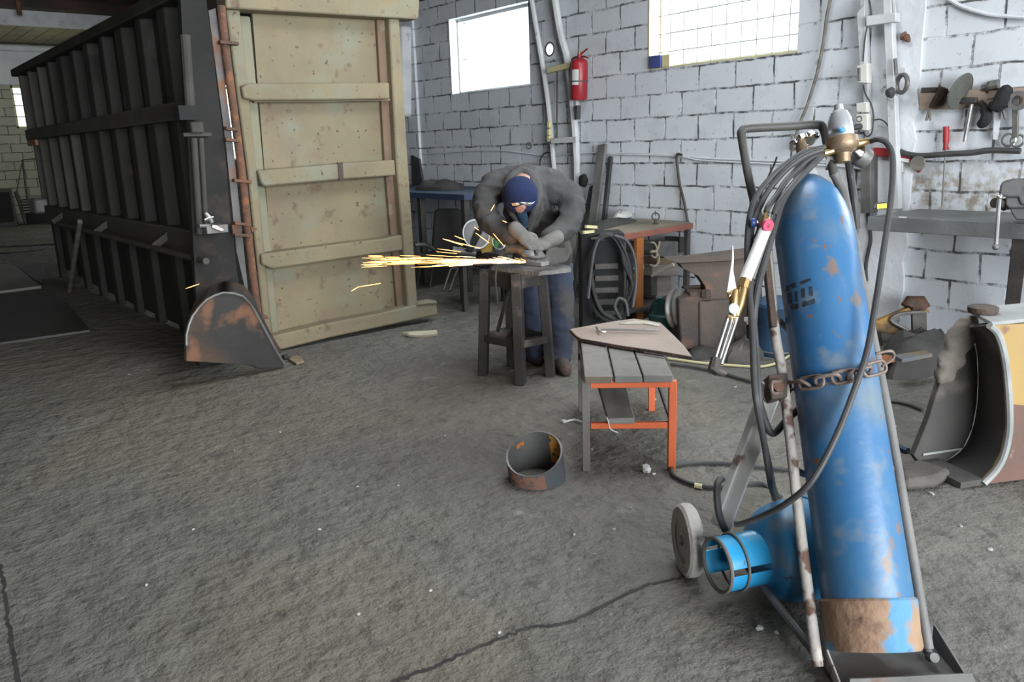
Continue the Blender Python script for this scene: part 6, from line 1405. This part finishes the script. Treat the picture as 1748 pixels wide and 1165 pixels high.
# ================================================================== big bucket beside the cart
M['bucket_grey'] = pm('bucket_grey', (.075, .07, .066), (.05, .048, .046), 3, .85, .0, .3, 25, [((.17, .15, .13), 2.6, .58, .08), ((.03, .029, .028), 3.6, .6, .1)])
M['bucket_yellow'] = pm('bucket_yellow', (.36, .235, .075), (.31, .215, .085), 4, .7, 0, .15, 30, [((.2, .11, .07), 7, .66, .05), ((.36, .33, .28), 8, .64, .06)])
fbk = GP(1690, 829); t7 = depth(fbk)
eb = thing('loader_bucket', 'big worn excavator bucket with a yellow cheek plate lying on the floor', 'bucket', fbk)
n7 = (V((CF.x, CF.y, 0)).normalized()+Lr*-.25).normalized()
E7 = lambda x, y, d=0: PP(x, y, fbk+n7*d, -n7)
edge = [(1692, 556), (1706, 570), (1716, 600), (1722, 640), (1726, 690), (1726, 735), (1718, 775), (1704, 803), (1682, 826)]
cheek = [E7(x, y) for x, y in edge]+[E7(x, y) for x, y in ((1740, 830), (1860, 826), (1900, 700), (1880, 600), (1840, 552), (1760, 552))]
for p in cheek: p.z = max(p.z, .004)
MB().prism(cheek, n7*.03).build('cheek_plate', M['bucket_yellow'], eb, bevel=.003)
mb = MB(); P = [E7(x-3, y, -.004) for x, y in edge]; P[-1].z = max(P[-1].z, .012); mb.tube(spl(P, 4), .013, 8); mb.build('weld_bead', M['neck_grey'], eb)
far = [(1640, 560), (1690, 556), (1724, 640), (1730, 735), (1715, 790), (1680, 812)]
ev = GP(1592, 792)-GP(1682, 827); ev.z = 0
F7 = lambda x, y: PP(x, y, fbk+ev, -n7)
far7 = [(1648, 560), (1660, 572), (1668, 605), (1670, 645), (1668, 690), (1660, 732), (1645, 765), (1620, 785), (1592, 795)]
sh7 = spl([E7(x, y) for x, y in edge], 4); sf7 = spl([F7(x, y) for x, y in far7], 4)
mb = MB()
for a, b, a2, b2 in zip(sh7, sh7[1:], sf7, sf7[1:]):
    nn = (b-a).cross(ev).normalized(); nn = nn if nn.dot(CR) > 0 else -nn
    mb.prism([a, b, b2, a2], nn*.015)
for p in mb.v: p.z = max(p.z, .003)
mb.build('shell', M['bucket_grey'], eb)
back = [F7(x, y) for x, y in ((1640, 562), (1628, 590), (1606, 650), (1586, 715), (1566, 765), (1560, 778), (1570, 792))]
back += [F7(x, y) for x, y in far7[::-1]]
for p in back: p.z = max(p.z, .004)
MB().prism(back, n7*.03).build('cheek_plate', M['bucket_grey'], eb, bevel=.003)
fl7 = [E7(1680, 827), E7(1640, 829), F7(1566, 782), F7(1600, 790)]
for p in fl7: p.z = .03
MB().prism(fl7, (0, 0, -.026)).build('cutting_edge', M['bucket_grey'], eb, bevel=.002)
MB().tube([F7(1574, 776)-n7*.004, F7(1640, 766)-n7*.004], .005, 6).build('scrape_line', M['neck_grey'], eb)
a = E7(1692, 557); b = E7(1862, 552); zt7 = a.z; b.z = zt7
c7 = F7(1648, 559); c7.z = zt7; d7 = b+(c7-a); MB().prism([a, b, d7, c7], (0, 0, .015)).build('top_plate', M['neck_grey'], eb, bevel=.003)
low = [E7(x, y) for x, y in ((1724, 690), (1726, 735), (1718, 775), (1704, 803), (1684, 826), (1740, 830), (1860, 826), (1898, 700), (1800, 684), (1760, 694))]
for p in low: p.z = max(p.z, .005)
MB().prism([p-n7*.003 for p in low], n7*.004).build('rust_coat', pm('rust_cheek', (.17, .085, .065), (.12, .075, .06), 4, .8, 0, .3, 30, [((.36, .3, .27), 6, .63, .06), ((.4, .27, .07), 3, .66, .03)]), eb)
mb = MB(); random.seed(5)
for (x, y, r) in ((1640, 564, .05), (1655, 560, .045), (1628, 590, .055), (1643, 582, .055), (1618, 616, .05), (1630, 610, .05), (1608, 640, .04), (1620, 634, .04)):
    mb.ball(F7(x, y), r, (1, .6, 1), 14, 8, bump=.4, seed=x)
solid(mb, 'caked_soil', pm('soil', (.23, .2, .17), (.14, .125, .11), 5, .95, 0, .5, 30), .012, 3, .012, 9, parent=eb)
tag(MB().prism([GP(x, y, .05) for x, y in ((1530, 790), (1570, 782), (1625, 800), (1600, 815), (1545, 820))], (0, 0, -.05)).build('soil_clod', M['grey_cloth'], bevel=.02), 'flat grey clod on the floor in front of the big bucket', 'clod')
tag(MB().tube(spl([GP(x, y, .012) for x, y in ((1500, 684), (1530, 686), (1555, 692), (1575, 700))], 4), .01, 6).build('floor_cable', M['black_rubber']), 'short black cable on the floor between the cart and the big bucket', 'cable')
tag(MB().tube(spl([GP(x, y, .014) for x, y in ((1524, 757), (1536, 764), (1550, 770))], 4), .014, 6).build('blue_hose_end', M['blue_table']), 'bluish hose end on the floor beside the big bucket', 'hose')
lb = a.lerp(c7, .6)+(b-a)*.06; tag(MB().lathe([(0, 0), (.05, 0), (.054, .008), (.054, .022), (.045, .026), (0, .026)], V((lb.x, lb.y, zt7+.017)), (0, 0, 1), 24).build('rust_disc', M['rust_dark']), 'rusty disc lying on top of the big bucket', 'disc')

# repeats that belong together
for o in bpy.data.objects:
    if o.parent is not None or 'label' not in o or 'group' in o: continue
    k = o.name.split('.')[0]
    g = {'torch_hose': 'hoses of the cutting torch', 'hanging_hose': 'dark hoses hanging at the gas cart', 'wall_cable': 'cables clipped across the block wall', 'batten': 'yellow battens on the welding machine', 'cable': 'cables on the floor beyond the plates', 'sparks': 'sparks of the grinder'}.get(k)
    if g: o['group'] = g
    elif o['category'] in ('brush', 'disc', 'hammer', 'guard', 'fitting', 'gloves', 'strip', 'wrench') and o.location.z > 1.2: o['group'] = 'tools on the wooden tool board'
